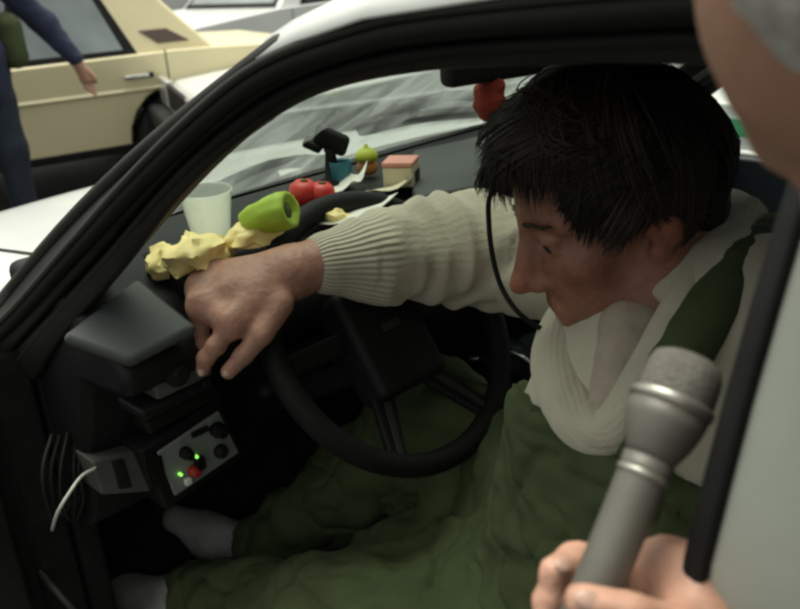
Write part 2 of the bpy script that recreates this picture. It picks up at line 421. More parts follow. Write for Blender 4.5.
        if disp is not None:
            fn = np.cross(V[Q[:, 2]]-V[Q[:, 0]], V[Q[:, 3]]-V[Q[:, 1]]); Nn = np.zeros_like(V)
            for k in range(4): np.add.at(Nn, Q[:, k], fn)
            Nn /= np.linalg.norm(Nn, axis=1)[:, None]+1e-12
            V = V+Nn*disp(V)[:, None]
        me = bpy.data.meshes.new(name); me.vertices.add(len(V)); me.vertices.foreach_set('co', V.astype(np.float32).ravel())
        me.loops.add(Q.size); me.loops.foreach_set('vertex_index', Q.ravel().astype(np.int32))
        me.polygons.add(len(Q)); me.polygons.foreach_set('loop_start', np.arange(0, Q.size, 4, dtype=np.int32))
        me.polygons.foreach_set('use_smooth', np.ones(len(Q), bool)); me.update(calc_edges=True); me.validate()
        s.V = V
        return me
    def build(s, name, m, parent=None, disp=None, smooth_it=1):
        return link(name, s.mesh(name, disp, smooth_it), m, parent)

def skin_tones(o, hp_, zs=1.0):
    me = o.data; co = np.zeros(len(me.vertices)*3, np.float32); me.vertices.foreach_get('co', co); co = co.reshape(-1, 3)
    C_ = np.ones((len(co), 4), np.float32)
    def blob(p, r, col):
        w_ = np.exp(-(np.linalg.norm(co-hp_(p), axis=1)/r)**2)[:, None]; C_[:, :3] = C_[:, :3]*(1-w_)+np.array(col)*w_*C_[:, :3]
    for g_ in (-1, 1):
        blob((0.07, 0.045*g_, -0.03*zs), 0.024, (1.18, 0.86, 0.82)); blob((-0.005, 0.08*g_, -0.01), 0.03, (1.2, 0.88, 0.84))
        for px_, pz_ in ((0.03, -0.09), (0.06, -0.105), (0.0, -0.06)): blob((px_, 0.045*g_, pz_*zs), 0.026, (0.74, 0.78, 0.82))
    blob((0.122, 0, -0.035*zs), 0.018, (1.22, 0.82, 0.78)); blob((0.10, 0, -0.073*zs), 0.011, (1.1, 0.70, 0.70))
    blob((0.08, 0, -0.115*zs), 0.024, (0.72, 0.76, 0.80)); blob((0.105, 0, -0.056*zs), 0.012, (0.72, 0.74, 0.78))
    a_ = me.color_attributes.new('tone', 'FLOAT_COLOR', 'POINT'); a_.data.foreach_set('color', C_.ravel())
def use_tone(m):
    n = m.node_tree; b = n.nodes['Principled BSDF']; src = b.inputs['Base Color'].links[0].from_socket
    at_ = n.nodes.new('ShaderNodeAttribute'); at_.attribute_name = 'tone'
    mx = n.nodes.new('ShaderNodeMix'); mx.data_type = 'RGBA'; mx.blend_type = 'MULTIPLY'; mx.inputs[0].default_value = 1
    n.links.new(src, mx.inputs[6]); n.links.new(at_.outputs['Color'], mx.inputs[7]); n.links.new(mx.outputs[2], b.inputs['Base Color'])
use_tone(MATS['skin_face'])
def fattr(me, name, vals):
    a = me.attributes.new(name, 'FLOAT', 'POINT'); a.data.foreach_set('value', np.asarray(vals, np.float32))
def segparam(V, a, b):
    ab = b-a; t = ((V-a)@ab)/(ab@ab); c = a+np.clip(t, 0, 1)[:, None]*ab; return t, np.linalg.norm(V-c, axis=1)

# ================================================================== SETTING
g = MB(); g.add([(-300, -300, 0), (300, -300, 0), (300, 300, 0), (-300, 300, 0)], [(0, 1, 2, 3)])
struct(g.build('ground', 'asphalt'))

# ================================================================== THE DRIVER'S CAR
car = root('hatchback', 'white car with its driver door open and the man seated inside', 'car', (0.1, 0.79, 0))
YF = 1.58            # far flank
def mir(p): return (p[0], YF-p[1], p[2])

# --- windscreen pillar and roof rail round the near door opening
OUT = [(-0.80, 0.00, 0.875), (-0.711, 0.03, 0.937), (-0.545, 0.05, 1.048), (-0.379, 0.07, 1.158), (-0.259, 0.105, 1.236), (-0.145, 0.12, 1.270), (-0.046, 0.12, 1.284), (0.12, 0.12, 1.295), (0.25, 0.12, 1.298), (0.6, 0.12, 1.296), (1.1, 0.13, 1.275)]
INN = [(-0.73, 0.045, 0.840), (-0.627, 0.05, 0.925), (-0.49, 0.07, 1.030), (-0.347, 0.09, 1.144), (-0.272, 0.125, 1.200), (-0.195, 0.14, 1.232), (-0.094, 0.15, 1.250), (0.019, 0.15, 1.258), (0.12, 0.15, 1.262), (0.6, 0.15, 1.262), (1.1, 0.16, 1.24)]
OUT = [np.array(p) for p in OUT]; INN = [np.array(p) for p in INN]
def resample(P, n):
    P = np.array(catmull(P, 8)); L = np.r_[0, np.cumsum(np.linalg.norm(np.diff(P, axis=0), axis=1))]
    t = np.linspace(0, L[-1], n); return np.stack([np.interp(t, L, P[:, i]) for i in range(3)], 1)
# matching stations along the two edges
idxO = np.array(catmull(OUT, 6)); idxI = np.array(catmull(INN, 6))
def pillar_set(flip):
    f = (lambda p: mir(p)) if flip else (lambda p: tuple(p))
    sgn = -1 if flip else 1
    def band(a, b, d0, d1, name, m, dy=0.0):
        secs = []
        for o_, i_ in zip(idxO, idxI):
            p = o_+(i_-o_)*a; q = o_+(i_-o_)*b
            p = p+np.array((0, dy, 0)); q = q+np.array((0, dy, 0))
            secs.append([f(p), f(q), f(q+np.array((-0.01, d1, -0.004))), f(p+np.array((-0.012, d0, 0.0)))])
        b_ = MB().loft(secs); return b_.build(name, m, car, bevel=0.004)
    band(0.10, 0.36, 0.05, 0.05, 'door_frame_trim', 'trim_dark', 0.004)
    band(0.36, 0.58, 0.05, 0.04, 'pillar_channel', 'seal_grey', 0.012)
    band(0.58, 1.0, 0.04, 0.010, 'pillar_trim', 'trim_dark', 0.0)
    MB().tube([f(p+np.array((0, 0.004, 0))) for p in idxO], 0.0085, 8).build('door_seal', 'black_rubber', car, smooth=True)
    MB().tube([f(o_+(i_-o_)*0.60+np.array((0, 0.006, 0))) for o_, i_ in zip(idxO, idxI)], 0.006, 8).build('door_seal', 'black_rubber', car, smooth=True)
pillar_set(False); pillar_set(True)

# --- windscreen
def ws(s_, t_):
    """s across, t from base to top"""
    y0, y1 = 0.045+0.085*t_, YF-(0.045+0.085*t_)
    b_ = 1-(2*s_-1)**2
    x = -0.775+0.535*t_ - (0.085*(1-t_)+0.045*t_)*b_
    z = 0.935+0.325*t_ + (0.035*(1-t_)+0.045*t_)*b_+0.018*math.sin(math.pi*t_)
    return np.array((x, y0+(y1-y0)*s_, z))
NS, NT = 24, 12
m_ = MB(); m_.add([ws(i/NS, j/NT) for j in range(NT+1) for i in range(NS+1)], [(j*(NS+1)+i, j*(NS+1)+i+1, (j+1)*(NS+1)+i+1, (j+1)*(NS+1)+i) for j in range(NT) for i in range(NS)])
wsg = m_.build('windscreen', 'windscreen_glass', car, smooth=True)
edge = [ws(0, j/NT) for j in range(NT+1)]+[ws(i/NS, 1) for i in range(1, NS)]+[ws(1, 1-j/NT) for j in range(NT+1)]+[ws(1-i/NS, 0) for i in range(1, NS+1)]
MB().tube([p+np.array((-0.004, 0, 0.006)) for p in edge], 0.0085, 8).build('windscreen_seal', 'seal_grey', wsg, smooth=True)
osk = resample([p for p in OUT if p[0] < -0.1], 40)
for t0_, t1_, m__ in ((0.0, 0.66, 'seal_grey'), (0.66, 1.0, 'white_paint')):  # lower skin is white paint too, its shade put in as dark grey
    for flip in (False, True):
        f = mir if flip else (lambda p: tuple(p))
        secs = []
        for t_ in np.linspace(t0_, t1_, 12):
            a_ = ws(0, t_)+np.array((0, -0.004, 0.0)); b_ = osk[int(round(min(t_*0.93+0.02, 1)*39))]
            secs.append([f(a_), f(b_), f(b_+np.array((-0.004, 0.02, -0.008))), f(a_+np.array((0.0, 0.02, -0.006)))])
        MB().loft(secs).build('pillar_skin', m__, car)
# wipers parked on the outside of the glass
def ws_near(px, py):
    best = None
    for i in range(121):
        for j in range(61):
            p_ = ws(i/120, j/60); d_ = p_-CAM; z_ = d_@fw
            e_ = (400+FPX*(d_@rt)/z_-px)**2+(304.5-FPX*(d_@up)/z_-py)**2
            if best is None or e_ < best[0]: best = (e_, p_)
    return best[1]
gn = np.array((-0.5, 0, 0.86))
def wiper(pts, arm):
    B = [p_+gn*0.016 for p_ in pts]
    w_ = MB().tube(catmull(B, 4), 0.0125, 6).build('wiper', 'black_rubber', car, smooth=True)
    MB().tube(catmull([p_+gn*h_ for p_, h_ in zip(arm, (0.012, 0.035, 0.020))], 4), [0.014]*3+[0.011]*6, 6).build('wiper_arm', 'black_rubber', w_, smooth=True)
wiper([ws_near(366, 137), ws_near(425, 124), ws_near(484, 117)], [ws_near(560, 119), ws_near(470, 112), ws_near(405, 121)])
wiper([ws(0.06, 0.02), ws(0.2, 0.02), ws(0.34, 0.03)], [ws(0.44, 0.0), ws(0.35, 0.01), ws(0.22, 0.03)])

# --- roof
def roofz(x, s_):
    b_ = 1-(2*s_-1)**2
    e = np.interp(x, [p[0] for p in idxO], [p[2] for p in idxO])
    return e+0.012+0.075*b_**0.55
rx = [-0.27, -0.24, -0.20, -0.12, 0.0, 0.15, 0.35, 0.6, 0.85, 1.05]
rs = [0, 0.015, 0.04, 0.08, 0.15, 0.25, 0.4, 0.5, 0.6, 0.75, 0.85, 0.92, 0.96, 0.985, 1]
vv = []
for x in rx:
    for s_ in rs:
        ye = 0.112 if x > -0.2 else 0.112+(-0.2-x)*0.15
        xx = x-0.045*(1-(2*s_-1)**2) if x < 0 else x
        vv.append((xx, ye+(YF-2*ye)*s_, max(roofz(x, s_), 1.20) if x > -0.2 else roofz(-0.2, s_)-(-0.2-x)*0.25))
nR = len(rs); m_ = MB().add(vv, [(i*nR+j, i*nR+j+1, (i+1)*nR+j+1, (i+1)*nR+j) for i in range(len(rx)-1) for j in range(nR-1)])
ro = m_.build('roof', 'white_paint', car, smooth=True)
ro.modifiers.new('thick', 'SOLIDIFY').thickness = -0.003
m_ = MB().add([(p[0], p[1], min(p[2]-0.02, 1.33)) for p in vv if True], [(i*nR+j, i*nR+j+1, (i+1)*nR+j+1, (i+1)*nR+j) for i in range(len(rx)-1) for j in range(1, nR-2)])
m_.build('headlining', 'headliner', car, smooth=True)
# drip rail along the roof edge
MB().tube([p+np.array((0, -0.002, 0.010)) for p in idxO[2:]], 0.0045, 6).build('drip_rail', 'seal_grey', car, smooth=True)

# --- bonnet, wings, nose
def bonnet(x, s_):
    u = (x+1.66)/0.88
    return 0.815+0.135*u**0.85+0.035*(1-(2*s_-1)**2)
bx_ = np.linspace(-1.66, -0.80, 9); bs_ = np.linspace(0, 1, 15)
vv = [(x, 0.02+(YF-0.04)*s_, bonnet(x, s_)-(0.015 if s_ in (0, 1) else 0)) for x in bx_ for s_ in bs_]
m_ = MB().add(vv, [(i*15+j, i*15+j+1, (i+1)*15+j+1, (i+1)*15+j) for i in range(8) for j in range(14)])
o = m_.build('bonnet', 'white_paint', car, smooth=True); o.modifiers.new('thick', 'SOLIDIFY').thickness = 0.004
for yy in (0.16, YF-0.16):
    MB().tube([(x, yy, bonnet(x, yy/YF)+0.001) for x in bx_], 0.0022, 6).build('bonnet_seam', 'seal_grey', car)
MB().prism([(-0.82, 0.88), (-0.805, 0.925), (-0.775, 0.925), (-0.79, 0.88)], 'Y', 0.06, YF-0.06).build('scuttle_panel', 'black_rubber', car)

def arch(cx, r, z0, n=12):
    return [(cx+r*math.cos(math.pi*k/n), z0+r*math.sin(math.pi*k/n)) for k in range(n+1)]
def side(y, inner):
    # wing ahead of the door, with its wheel arch
    fx = -1.22
    wing = [(-1.66, 0.34)]+[(fx-0.31*math.cos(math.pi*k/12), 0.30+0.31*math.sin(math.pi*k/12)) for k in range(13)]+[(-0.82, 0.24), (-0.80, 0.875), (-0.90, 0.92)]+[(x, bonnet(x, 0)-0.02) for x in (-1.1, -1.3, -1.5, -1.66)]
    MB().prism(wing, 'Y', y, inner).build('wing', 'white_paint', car, bevel=0.008)
    MB().prism([(-0.80, 0.20), (0.30, 0.20), (0.30, 0.36), (-0.80, 0.36)], 'Y', y, inner+(0.07 if inner > y else -0.07)).build('door_sill', 'white_paint', car, bevel=0.01)
    rx_ = 1.25
    rear = [(0.30, 0.22), (rx_-0.33, 0.24)]+[(rx_-0.31*math.cos(math.pi*k/12), 0.30+0.31*math.sin(math.pi*k/12)) for k in range(13)]+[(1.80, 0.34), (1.82, 0.70), (1.72, 0.88), (0.30, 0.885)]
    MB().prism(rear, 'Y', y, inner).build('rear_flank', 'white_paint', car, bevel=0.008)
side(0.0, 0.05); side(YF, YF-0.05)
MB().prism([(-1.72, 0.36), (-1.66, 0.36), (-1.655, 0.80), (-1.68, 0.80)], 'Y', 0.02, YF-0.02).build('front_panel', 'white_paint', car, bevel=0.006)
MB().prism([(-1.78, 0.38), (-1.66, 0.36), (-1.66, 0.52), (-1.78, 0.52)], 'Y', -0.01, YF+0.01).build('bumper', 'black_rubber', car, bevel=0.02)
MB().prism([(-1.72, 0.58), (-1.69, 0.58), (-1.685, 0.74), (-1.71, 0.74)], 'Y', 0.40, YF-0.40).build('grille', 'black_rubber', car, bevel=0.005)
for yy in (0.06, YF-0.34): MB().prism([(-1.735, 0.57), (-1.68, 0.57), (-1.68, 0.75), (-1.715, 0.75)], 'Y', yy, yy+0.28).build('headlight', 'lamp_glass', car, bevel=0.01)
MB().prism([(1.74, 0.36), (1.84, 0.36), (1.83, 0.70), (1.72, 0.88), (1.68, 0.88)], 'Y', 0.05, YF-0.05).build('tailgate', 'white_paint', car, bevel=0.01)
MB().prism([(1.78, 0.38), (1.90, 0.40), (1.90, 0.54), (1.78, 0.54)], 'Y', -0.01, YF+0.01).build('bumper', 'black_rubber', car, bevel=0.02)
m_ = MB().slab([(1.05, 0.16, 1.255), (1.05, YF-0.16, 1.255), (1.70, YF-0.10, 0.89), (1.70, 0.10, 0.89)], (0.5, 0, 0.87), 0.005); m_.build('rear_window', 'window_glass', car)
for yy, ss in ((0.1, 0.0), (YF-0.1, 0.0)):
    sgn = 1 if yy < 0.5 else -1
    MB().prism([(0.95, 1.26), (1.10, 1.26), (1.74, 0.88), (1.40, 0.88)], 'Y', yy-0.05*sgn, yy+0.02*sgn).build('rear_pillar', 'white_paint', car, bevel=0.006)

def wheel(parent, c, r=0.29, wdt=0.18, rim='steel'):
    c = np.array(c, float)
    t_ = MB().lathe([(r*0.62, -wdt/2), (r*0.9, -wdt/2), (r, -wdt*0.32), (r, wdt*0.32), (r*0.9, wdt/2), (r*0.62, wdt/2)], c, (0, 1, 0), 28).build('tyre', 'tyre', None, smooth=False, bevel=0.008)
    t_.name = 'wheel'; t_.parent = parent
    if parent.name in WORLD: t_.matrix_parent_inverse = Matrix.Translation(parent.location).inverted()
    MB().lathe([(0.04, -wdt*0.55), (r*0.35, -wdt*0.53), (r*0.45, -wdt*0.40), (r*0.63, -wdt*0.52), (r*0.63, wdt*0.52), (r*0.45, wdt*0.40), (r*0.35, wdt*0.53), (0.04, wdt*0.55)], c, (0, 1, 0), 24).build('rim', rim, t_, bevel=0.004)
    return t_
for x in (-1.22, 1.25):
    for y in (0.10, YF-0.10): wheel(car, (x, y, 0.29))

# --- near centre pillar: black seal at the door shut, white post behind it, its shade put into the paint colour
zz = np.linspace(0.36, 1.275, 26)
def by(z): return np.interp(z, [0.36, 0.95, 1.06, 1.14, 1.22, 1.28], [-0.03, -0.014, 0.002, 0.033, 0.072, 0.112])
def bxp(z): return np.interp(z, [0.36, 1.0, 1.28], [0.192, 0.196, 0.200])
for flip in (False, True):
    f = mir if flip else (lambda p: p)
    MB().loft([[f((bxp(z), by(z)-0.006, z)), f((bxp(z)+0.013, by(z)-0.008, z)), f((bxp(z)+0.016, by(z)+0.06, z)), f((bxp(z)-0.004, by(z)+0.05, z))] for z in zz]).build('door_shut_seal', 'black_rubber', car, bevel=0.004)
    MB().loft([[f((bxp(z)+0.0125, by(z)-0.003, z)), f((bxp(z)+0.13, by(z)-0.010, z)), f((bxp(z)+0.13, by(z)+0.05, z)), f((bxp(z)+0.0155, by(z)+0.055, z))] for z in zz]).build('centre_pillar', 'pillar_paint_shaded', car, bevel=0.003)
    MB().tube([f((bxp(z)+0.128, by(z)-0.010, z)) for z in zz], 0.004, 6).build('pillar_seam', 'black_rubber', car)
    # rear side glass
    MB().slab([f((0.34, 0.018, 0.885)), f((1.42, 0.04, 0.885)), f((1.05, 0.115, 1.26)), f((0.34, 0.113, 1.27))], (0, -1 if not flip else 1, 0.2), 0.005).build('rear_side_window', 'window_glass', car)

# --- front door swung wide open from the windscreen pillar
def door(parent, hinge, ang, flip):
    R = np.array([[math.cos(ang), -math.sin(ang), 0], [math.sin(ang), math.cos(ang), 0], [0, 0, 1]])
    sy = -1 if flip else 1
    def T(x, y, z): p = R @ np.array((x, y*sy, 0)); return (p[0]+hinge[0], p[1]+hinge[1], z)
    def solid(poly, y0, y1):
        n = len(poly); return MB().add([T(x, y0, z) for x, z in poly]+[T(x, y1, z) for x, z in poly], [tuple(range(n)), tuple(range(2*n-1, n-1, -1))]+[(i, i+n, (i+1) % n+n, (i+1) % n) for i in range(n)])
    d = solid([(0, 0.30), (0.96, 0.30), (0.965, 0.875), (0.0, 0.865)], 0, 0.03).build('door', 'white_paint', parent, bevel=0.008)
    solid([(-0.008, 0.305), (0.022, 0.305), (0.022, 0.862), (-0.008, 0.855)], -0.003, 0.034).build('edge_trim', 'carpet', d, bevel=0.003)
    solid([(0.02, 0.31), (0.95, 0.31), (0.955, 0.868), (0.02, 0.858)], 0.0305, 0.055).build('door_card', 'dash_blue' if flip else 'trim_dark', d, bevel=0.008)
    solid([(0.25, 0.60), (0.75, 0.60), (0.75, 0.65), (0.25, 0.63)], 0.056, 0.11).build('armrest', 'trim_dark', d, bevel=0.012)
    solid([(0.80, 0.70), (0.92, 0.70), (0.92, 0.73), (0.80, 0.73)], -0.012, -0.001).build('handle', 'black_rubber', d, bevel=0.004)
    fr = [(0.02, 0.875), (0.46, 1.19), (0.58, 1.235), (0.95, 1.255), (0.962, 0.88)]
    lean = lambda z: 0.012+(z-0.87)*0.24
    MB().tube([T(x, lean(z), z) for x, z in fr], 0.014, 6).build('window_frame', 'black_rubber', d)
    MB().add([T(x, lean(z), z) for x, z in [(0.04, 0.878), (0.46, 1.18), (0.58, 1.225), (0.945, 1.245), (0.957, 0.88)]], [(0, 1, 2, 3, 4)]).build('window_pane', 'window_glass', d)
    return d
mat('dash_blue', (0.045, 0.055, 0.07), 0.5, var=0.15, vscale=10, bump=0.2, bscale=200)
door(car, (-0.785, -0.02), math.radians(-78), False)
door(car, (-0.785, YF), 0.0, True)

# --- cabin shell
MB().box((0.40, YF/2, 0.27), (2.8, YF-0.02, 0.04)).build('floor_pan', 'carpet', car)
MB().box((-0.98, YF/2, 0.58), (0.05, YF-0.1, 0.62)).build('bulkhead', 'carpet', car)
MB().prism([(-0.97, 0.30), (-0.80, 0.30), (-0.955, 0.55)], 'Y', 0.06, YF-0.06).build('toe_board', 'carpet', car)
for f in ((lambda p: p), mir):
    MB().loft([[f((-0.955, 0.052, z)), f((-0.735, 0.052, z)), f((-0.725, 0.085, z)), f((-0.955, 0.085, z))] for z in (0.30, 0.60, 0.88)]).build('kick_panel', 'carpet', car, bevel=0.01)
    MB().loft([[f((-0.87, -0.004, z)), f((-0.745, -0.003, z)), f((-0.735, 0.047, z)), f((-0.87, 0.047, z))] for z in (0.362, 0.60, 0.885)]).build('hinge_post', 'carpet', car, bevel=0.008)
    MB().tube([f((bxp(z)-0.006, by(z)+0.03, z)) for z in (0.37, 0.6, 0.9)], 0.006, 6).build('sill_seal', 'black_rubber', car)
h = at(30, 570, Y=-0.004)
MB().lathe([(0.010, -0.022), (0.012, -0.02), (0.012, 0.02), (0.010, 0.022)], h, (0.2, 0.1, 1), 12).lathe([(0.007, -0.03), (0.007, 0.03)], h+np.array((-0.012, 0, 0.0)), (1, 0, 0.15), 10).build('door_check', 'steel', car, bevel=0.001)
MB().tube([at(40, 572, Y=-0.004), at(55, 590, Y=-0.004), at(75, 612, Y=0.0)], 0.005, 6).build('check_strap', 'seal_grey', car, smooth=True)

# --- dashboard
sec = [(-0.765, 0.997), (-0.645, 0.998), (-0.60, 0.985), (-0.50, 0.930), (-0.485, 0.905), (-0.50, 0.880), (-0.60, 0.870), (-0.64, 0.76), (-0.68, 0.64), (-0.72, 0.60), (-0.765, 0.62)]
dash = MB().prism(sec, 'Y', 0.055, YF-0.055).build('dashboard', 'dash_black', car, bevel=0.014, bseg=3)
shelf = [(-0.764, 0.10), (-0.764, YF-0.10)]+[(float(ws(k/16, 0.1)[0])+0.006, float(ws(k/16, 0.1)[1])) for k in range(15, 0, -1)]
MB().prism(shelf, 'Z', 0.93, 0.9965).build('dash_shelf', 'dash_black', dash, bevel=0.003)
sec2 = [(-0.64, 1.0005), (-0.56, 0.9985), (-0.535, 0.980), (-0.54, 0.93), (-0.64, 0.94)]
MB().prism(sec2, 'Y', 0.175, 0.70).build('dash_hood', 'dash_black', dash, bevel=0.012, bseg=3)
# grey end panel beside the windscreen pillar
q = [at(138, 276, Z=0.993), at(60, 335, Z=0.965), at(130, 361, Z=0.937), at(198, 325, Z=0.958)]
n_ = np.cross(q[1]-q[0], q[2]-q[0]); n_ /= np.linalg.norm(n_); n_ = n_ if n_[2] > 0 else -n_
MB().slab([p for p in q], n_, 0.018).build('dash_end_panel', 'dash_grey', dash, bevel=0.008, bseg=3)
# pale tray on the passenger side
q = [np.array((-0.775, 0.80, 1.006)), np.array((-0.52, 0.60, 1.006)), np.array((-0.50, 1.10, 1.006)), np.array((-0.775, 1.30, 1.006))]
q = [at(412, 150, Z=1.006), at(412, 197, Z=1.006), at(560, 170, Z=1.006), at(560, 118, Z=1.006)]
MB().slab(q, (0, 0, 1), 0.02).build('passenger_tray', 'dash_grey', dash, bevel=0.006)
# instrument cluster and switches behind the wheel
cl = MB().slab([(-0.535, 0.27, 0.985), (-0.535, 0.55, 0.985), (-0.575, 0.55, 0.885), (-0.575, 0.27, 0.885)], (0.93, 0, 0.37), 0.02).build('instrument_cluster', 'glass_dark', dash, bevel=0.004)
def facequad(p0, p1, p2, p3, X): return [at(*p, X=X) for p in (p0, p1, p2, p3)]
q = facequad((146, 362), (206, 334), (214, 376), (158, 402), -0.498)
sp = MB().slab(q, (1, 0, 0), 0.09).build('switch_panel', 'box_grey', dash, bevel=0.005)
c = at(176, 373, X=-0.498)
MB().lathe([(0.016, 0), (0.016, 0.005), (0.012, 0.007), (0.010, 0.014), (0.008, 0.016)], c, (1, 0, 0.15), 20).build('rotary_knob', 'black_rubber', sp, bevel=0.001)
for dx, dy in ((25, -8), (30, 10)):
    MB().box(at(176+dx, 373+dy, X=-0.497), (0.01, 0.012, 0.012)).build('switch', 'black_rubber', sp, bevel=0.002)
q = facequad((140, 412), (210, 378), (216, 388), (146, 424), -0.505)
MB().slab(q, (1, 0, 0), 0.06).build('lower_shelf', 'dash_black', dash, bevel=0.006)
for yy in (0.70, 0.88):      # centre air vents
    v_ = MB().slab([(-0.488, yy, 0.925), (-0.488, yy+0.15, 0.925), (-0.505, yy+0.15, 0.872), (-0.505, yy, 0.872)], (0.95, 0, 0.3), 0.02).build('air_vent', 'trim_dark', dash, bevel=0.003)
    for k in range(4):
        z = 0.918-k*0.013; MB().box((-0.487-k*0.0045, yy+0.075, z), (0.006, 0.135, 0.003)).build('vane', 'seal_grey', v_)
MB().slab([(-0.62, 1.05, 0.85), (-0.62, 1.45, 0.85), (-0.665, 1.45, 0.70), (-0.665, 1.05, 0.70)], (0.95, 0, 0.3), 0.02).build('glovebox_lid', 'trim_dark', dash, bevel=0.008)

# --- steering wheel
WC = np.array((-0.42, 0.40, 0.87)); TL = math.radians(35)
wa = np.array((-math.sin(TL), 0, math.cos(TL))); wb = np.array((0, 1.0, 0)); wn_ = np.array((math.cos(TL), 0, math.sin(TL)))
rimp = []
def torus(c, a, b, n, R, r, seg=64, rs_=12, squash=1.0):
    vs_, fs_ = [], []
    for i in range(seg):
        th = 2*math.pi*i/seg; d = a*math.cos(th)+b*math.sin(th)
        for j in range(rs_):
            ph = 2*math.pi*j/rs_; vs_.append(c+d*(R+r*math.cos(ph))+n*r*math.sin(ph)*squash)
    for i in range(seg):
        for j in range(rs_): fs_.append((i*rs_+j, ((i+1) % seg)*rs_+j, ((i+1) % seg)*rs_+(j+1) % rs_, i*rs_+(j+1) % rs_))
    return MB().add(vs_, fs_)
sw = torus(WC, wa, wb, wn_, 0.183, 0.0155).build('steering_wheel', 'black_rubber', car, smooth=True)
hubc = WC-wn_*0.03
Rw = np.stack([wb, wa, wn_], 1)
MB().box(hubc+wa*-0.005, (0.125, 0.155, 0.06), Rw).build('hub_pad', 'dash_black', sw, bevel=0.014, bseg=3)
MB().box(hubc+wa*0.005+wn_*0.0315, (0.03, 0.012, 0.003), Rw).build('hub_emblem', 'seal_grey', sw, bevel=0.001)
for sg in (-1, 1):
    a0 = hubc+wb*0.035*sg-wa*0.055; a1 = WC+(wb*0.085*sg-wa*0.155)
    t_ = (a1-a0); L_ = np.linalg.norm(t_); t_ /= L_; sdir = np.cross(wn_, t_)
    q = [a0-sdir*0.020, a0+sdir*0.020, a1+sdir*0.014, a1-sdir*0.014]
    MB().slab(q, wn_, 0.012).build('spoke', 'dash_black', sw, bevel=0.004)
    MB().slab([a0-sdir*0.006+wn_*0.004, a0+sdir*0.006+wn_*0.004, a1+sdir*0.004+wn_*0.004, a1-sdir*0.004+wn_*0.004], wn_, 0.0035).build('spoke_inlay', 'seal_grey', sw, bevel=0.001)
for sg in (-1, 1):
    a0 = hubc+wb*0.04*sg+wa*0.01; a1 = WC+wb*0.175*sg+wa*0.01
    MB().slab([a0-wa*0.016, a0+wa*0.016, a1+wa*0.012, a1-wa*0.012], wn_, 0.012).build('spoke', 'dash_black', sw, bevel=0.004)
ca = hubc-wn_*0.03; cb = ca-np.array((0.30, 0, 0.17))
MB().loft([[p+wb*dx+wa*dy for dx, dy in ((-0.05, -0.045), (0.05, -0.045), (0.05, 0.04), (-0.05, 0.04))] for p in (ca, ca+(cb-ca)*0.4, cb)]).build('column_shroud', 'dash_black', car, bevel=0.012)
for sg in (-1, 1):
    st = ca-wn_*0.03+wb*0.05*sg
    MB().tube([st, st+wb*0.07*sg+wn_*0.01, st+wb*0.13*sg+wn_*0.03], [0.006, 0.005, 0.009], 8).build('column_stalk', 'black_rubber', car, smooth=True)

# --- seats, tunnel, pedals
def seat(cx, cy, m, name):
    st = MB().box((cx, cy, 0.44), (0.50, 0.48, 0.16)).build(name, m, car, bevel=0.05, bseg=4)
    R = np.array([[math.cos(0.32), 0, math.sin(0.32)], [0, 1, 0], [-math.sin(0.32), 0, math.cos(0.32)]])
    MB().box((cx+0.33, cy, 0.76), (0.13, 0.47, 0.58), R).build('backrest', m, st, bevel=0.05, bseg=4)
    MB().box((cx+0.46, cy, 1.11), (0.08, 0.25, 0.13), R).build('headrest', m, st, bevel=0.035, bseg=4)
seat(0.09, 0.40, 'seat_fabric', 'driver_seat'); seat(0.09, 1.17, 'seat_fabric', 'passenger_seat')
MB().box((1.0, YF/2, 0.46), (0.5, YF-0.2, 0.2)).build('rear_bench', 'seat_fabric', car, bevel=0.05)
MB().prism([(1.2, 0.5), (1.32, 0.5), (1.5, 0.95), (1.38, 0.97)], 'Y', 0.14, YF-0.14).build('rear_backrest', 'seat_fabric', car, bevel=0.03)
MB().prism([(0.70, 0.29), (0.72, 0.46), (0.86, 0.46), (0.88, 0.29)], 'X', -0.9, 0.7).build('transmission_tunnel', 'carpet', car, bevel=0.02)
gl_ = MB().tube([(-0.38, 0.79, 0.45), (-0.40, 0.79, 0.58), (-0.39, 0.79, 0.63)], [0.008, 0.007, 0.007], 8).build('gear_lever', 'steel', car, smooth=True)
MB().lathe([(0.012, 0), (0.024, 0.012), (0.026, 0.03), (0.016, 0.045), (0.004, 0.048)], (-0.39, 0.79, 0.625), (0, 0, 1), 16).build('knob', 'black_rubber', gl_, smooth=True)
for k, yy in enumerate((0.25, 0.36, 0.47)):
    p_ = MB().box((-0.90, yy, 0.43), (0.012, 0.055, 0.07), np.array([[0.9, 0, -0.44], [0, 1, 0], [0.44, 0, 0.9]])).build('pedal', 'black_rubber', car, bevel=0.004)
    MB().tube([(-0.91, yy, 0.46), (-0.94, yy, 0.6)], 0.006, 6).build('pedal_arm', 'steel', p_)

# --- mirror and visors
mc = at(505, 62, Y=0.76)
mr_ = MB().box(mc, (0.035, 0.23, 0.05), np.array([[0.95, 0.25, 0], [-0.25, 0.95, 0.0], [0, 0.0, 1]])).build('rear_view_mirror', 'black_rubber', car, bevel=0.012, bseg=3)
MB().tube([mc+np.array((-0.01, 0, 0.02)), mc+np.array((0.02, 0.01, 0.07)), (-0.22, 0.79, 1.31)], 0.008, 8).build('mirror_stalk', 'black_rubber', mr_, smooth=True)
for y0, y1 in ((0.22, 0.66), (0.92, 1.36)):
    MB().slab([(-0.25, y0, 1.285), (-0.25, y1, 1.30), (-0.08, y1, 1.318), (-0.08, y0, 1.29)], (0.1, 0, 1), 0.018).build('sun_visor', 'headliner', car, bevel=0.007)

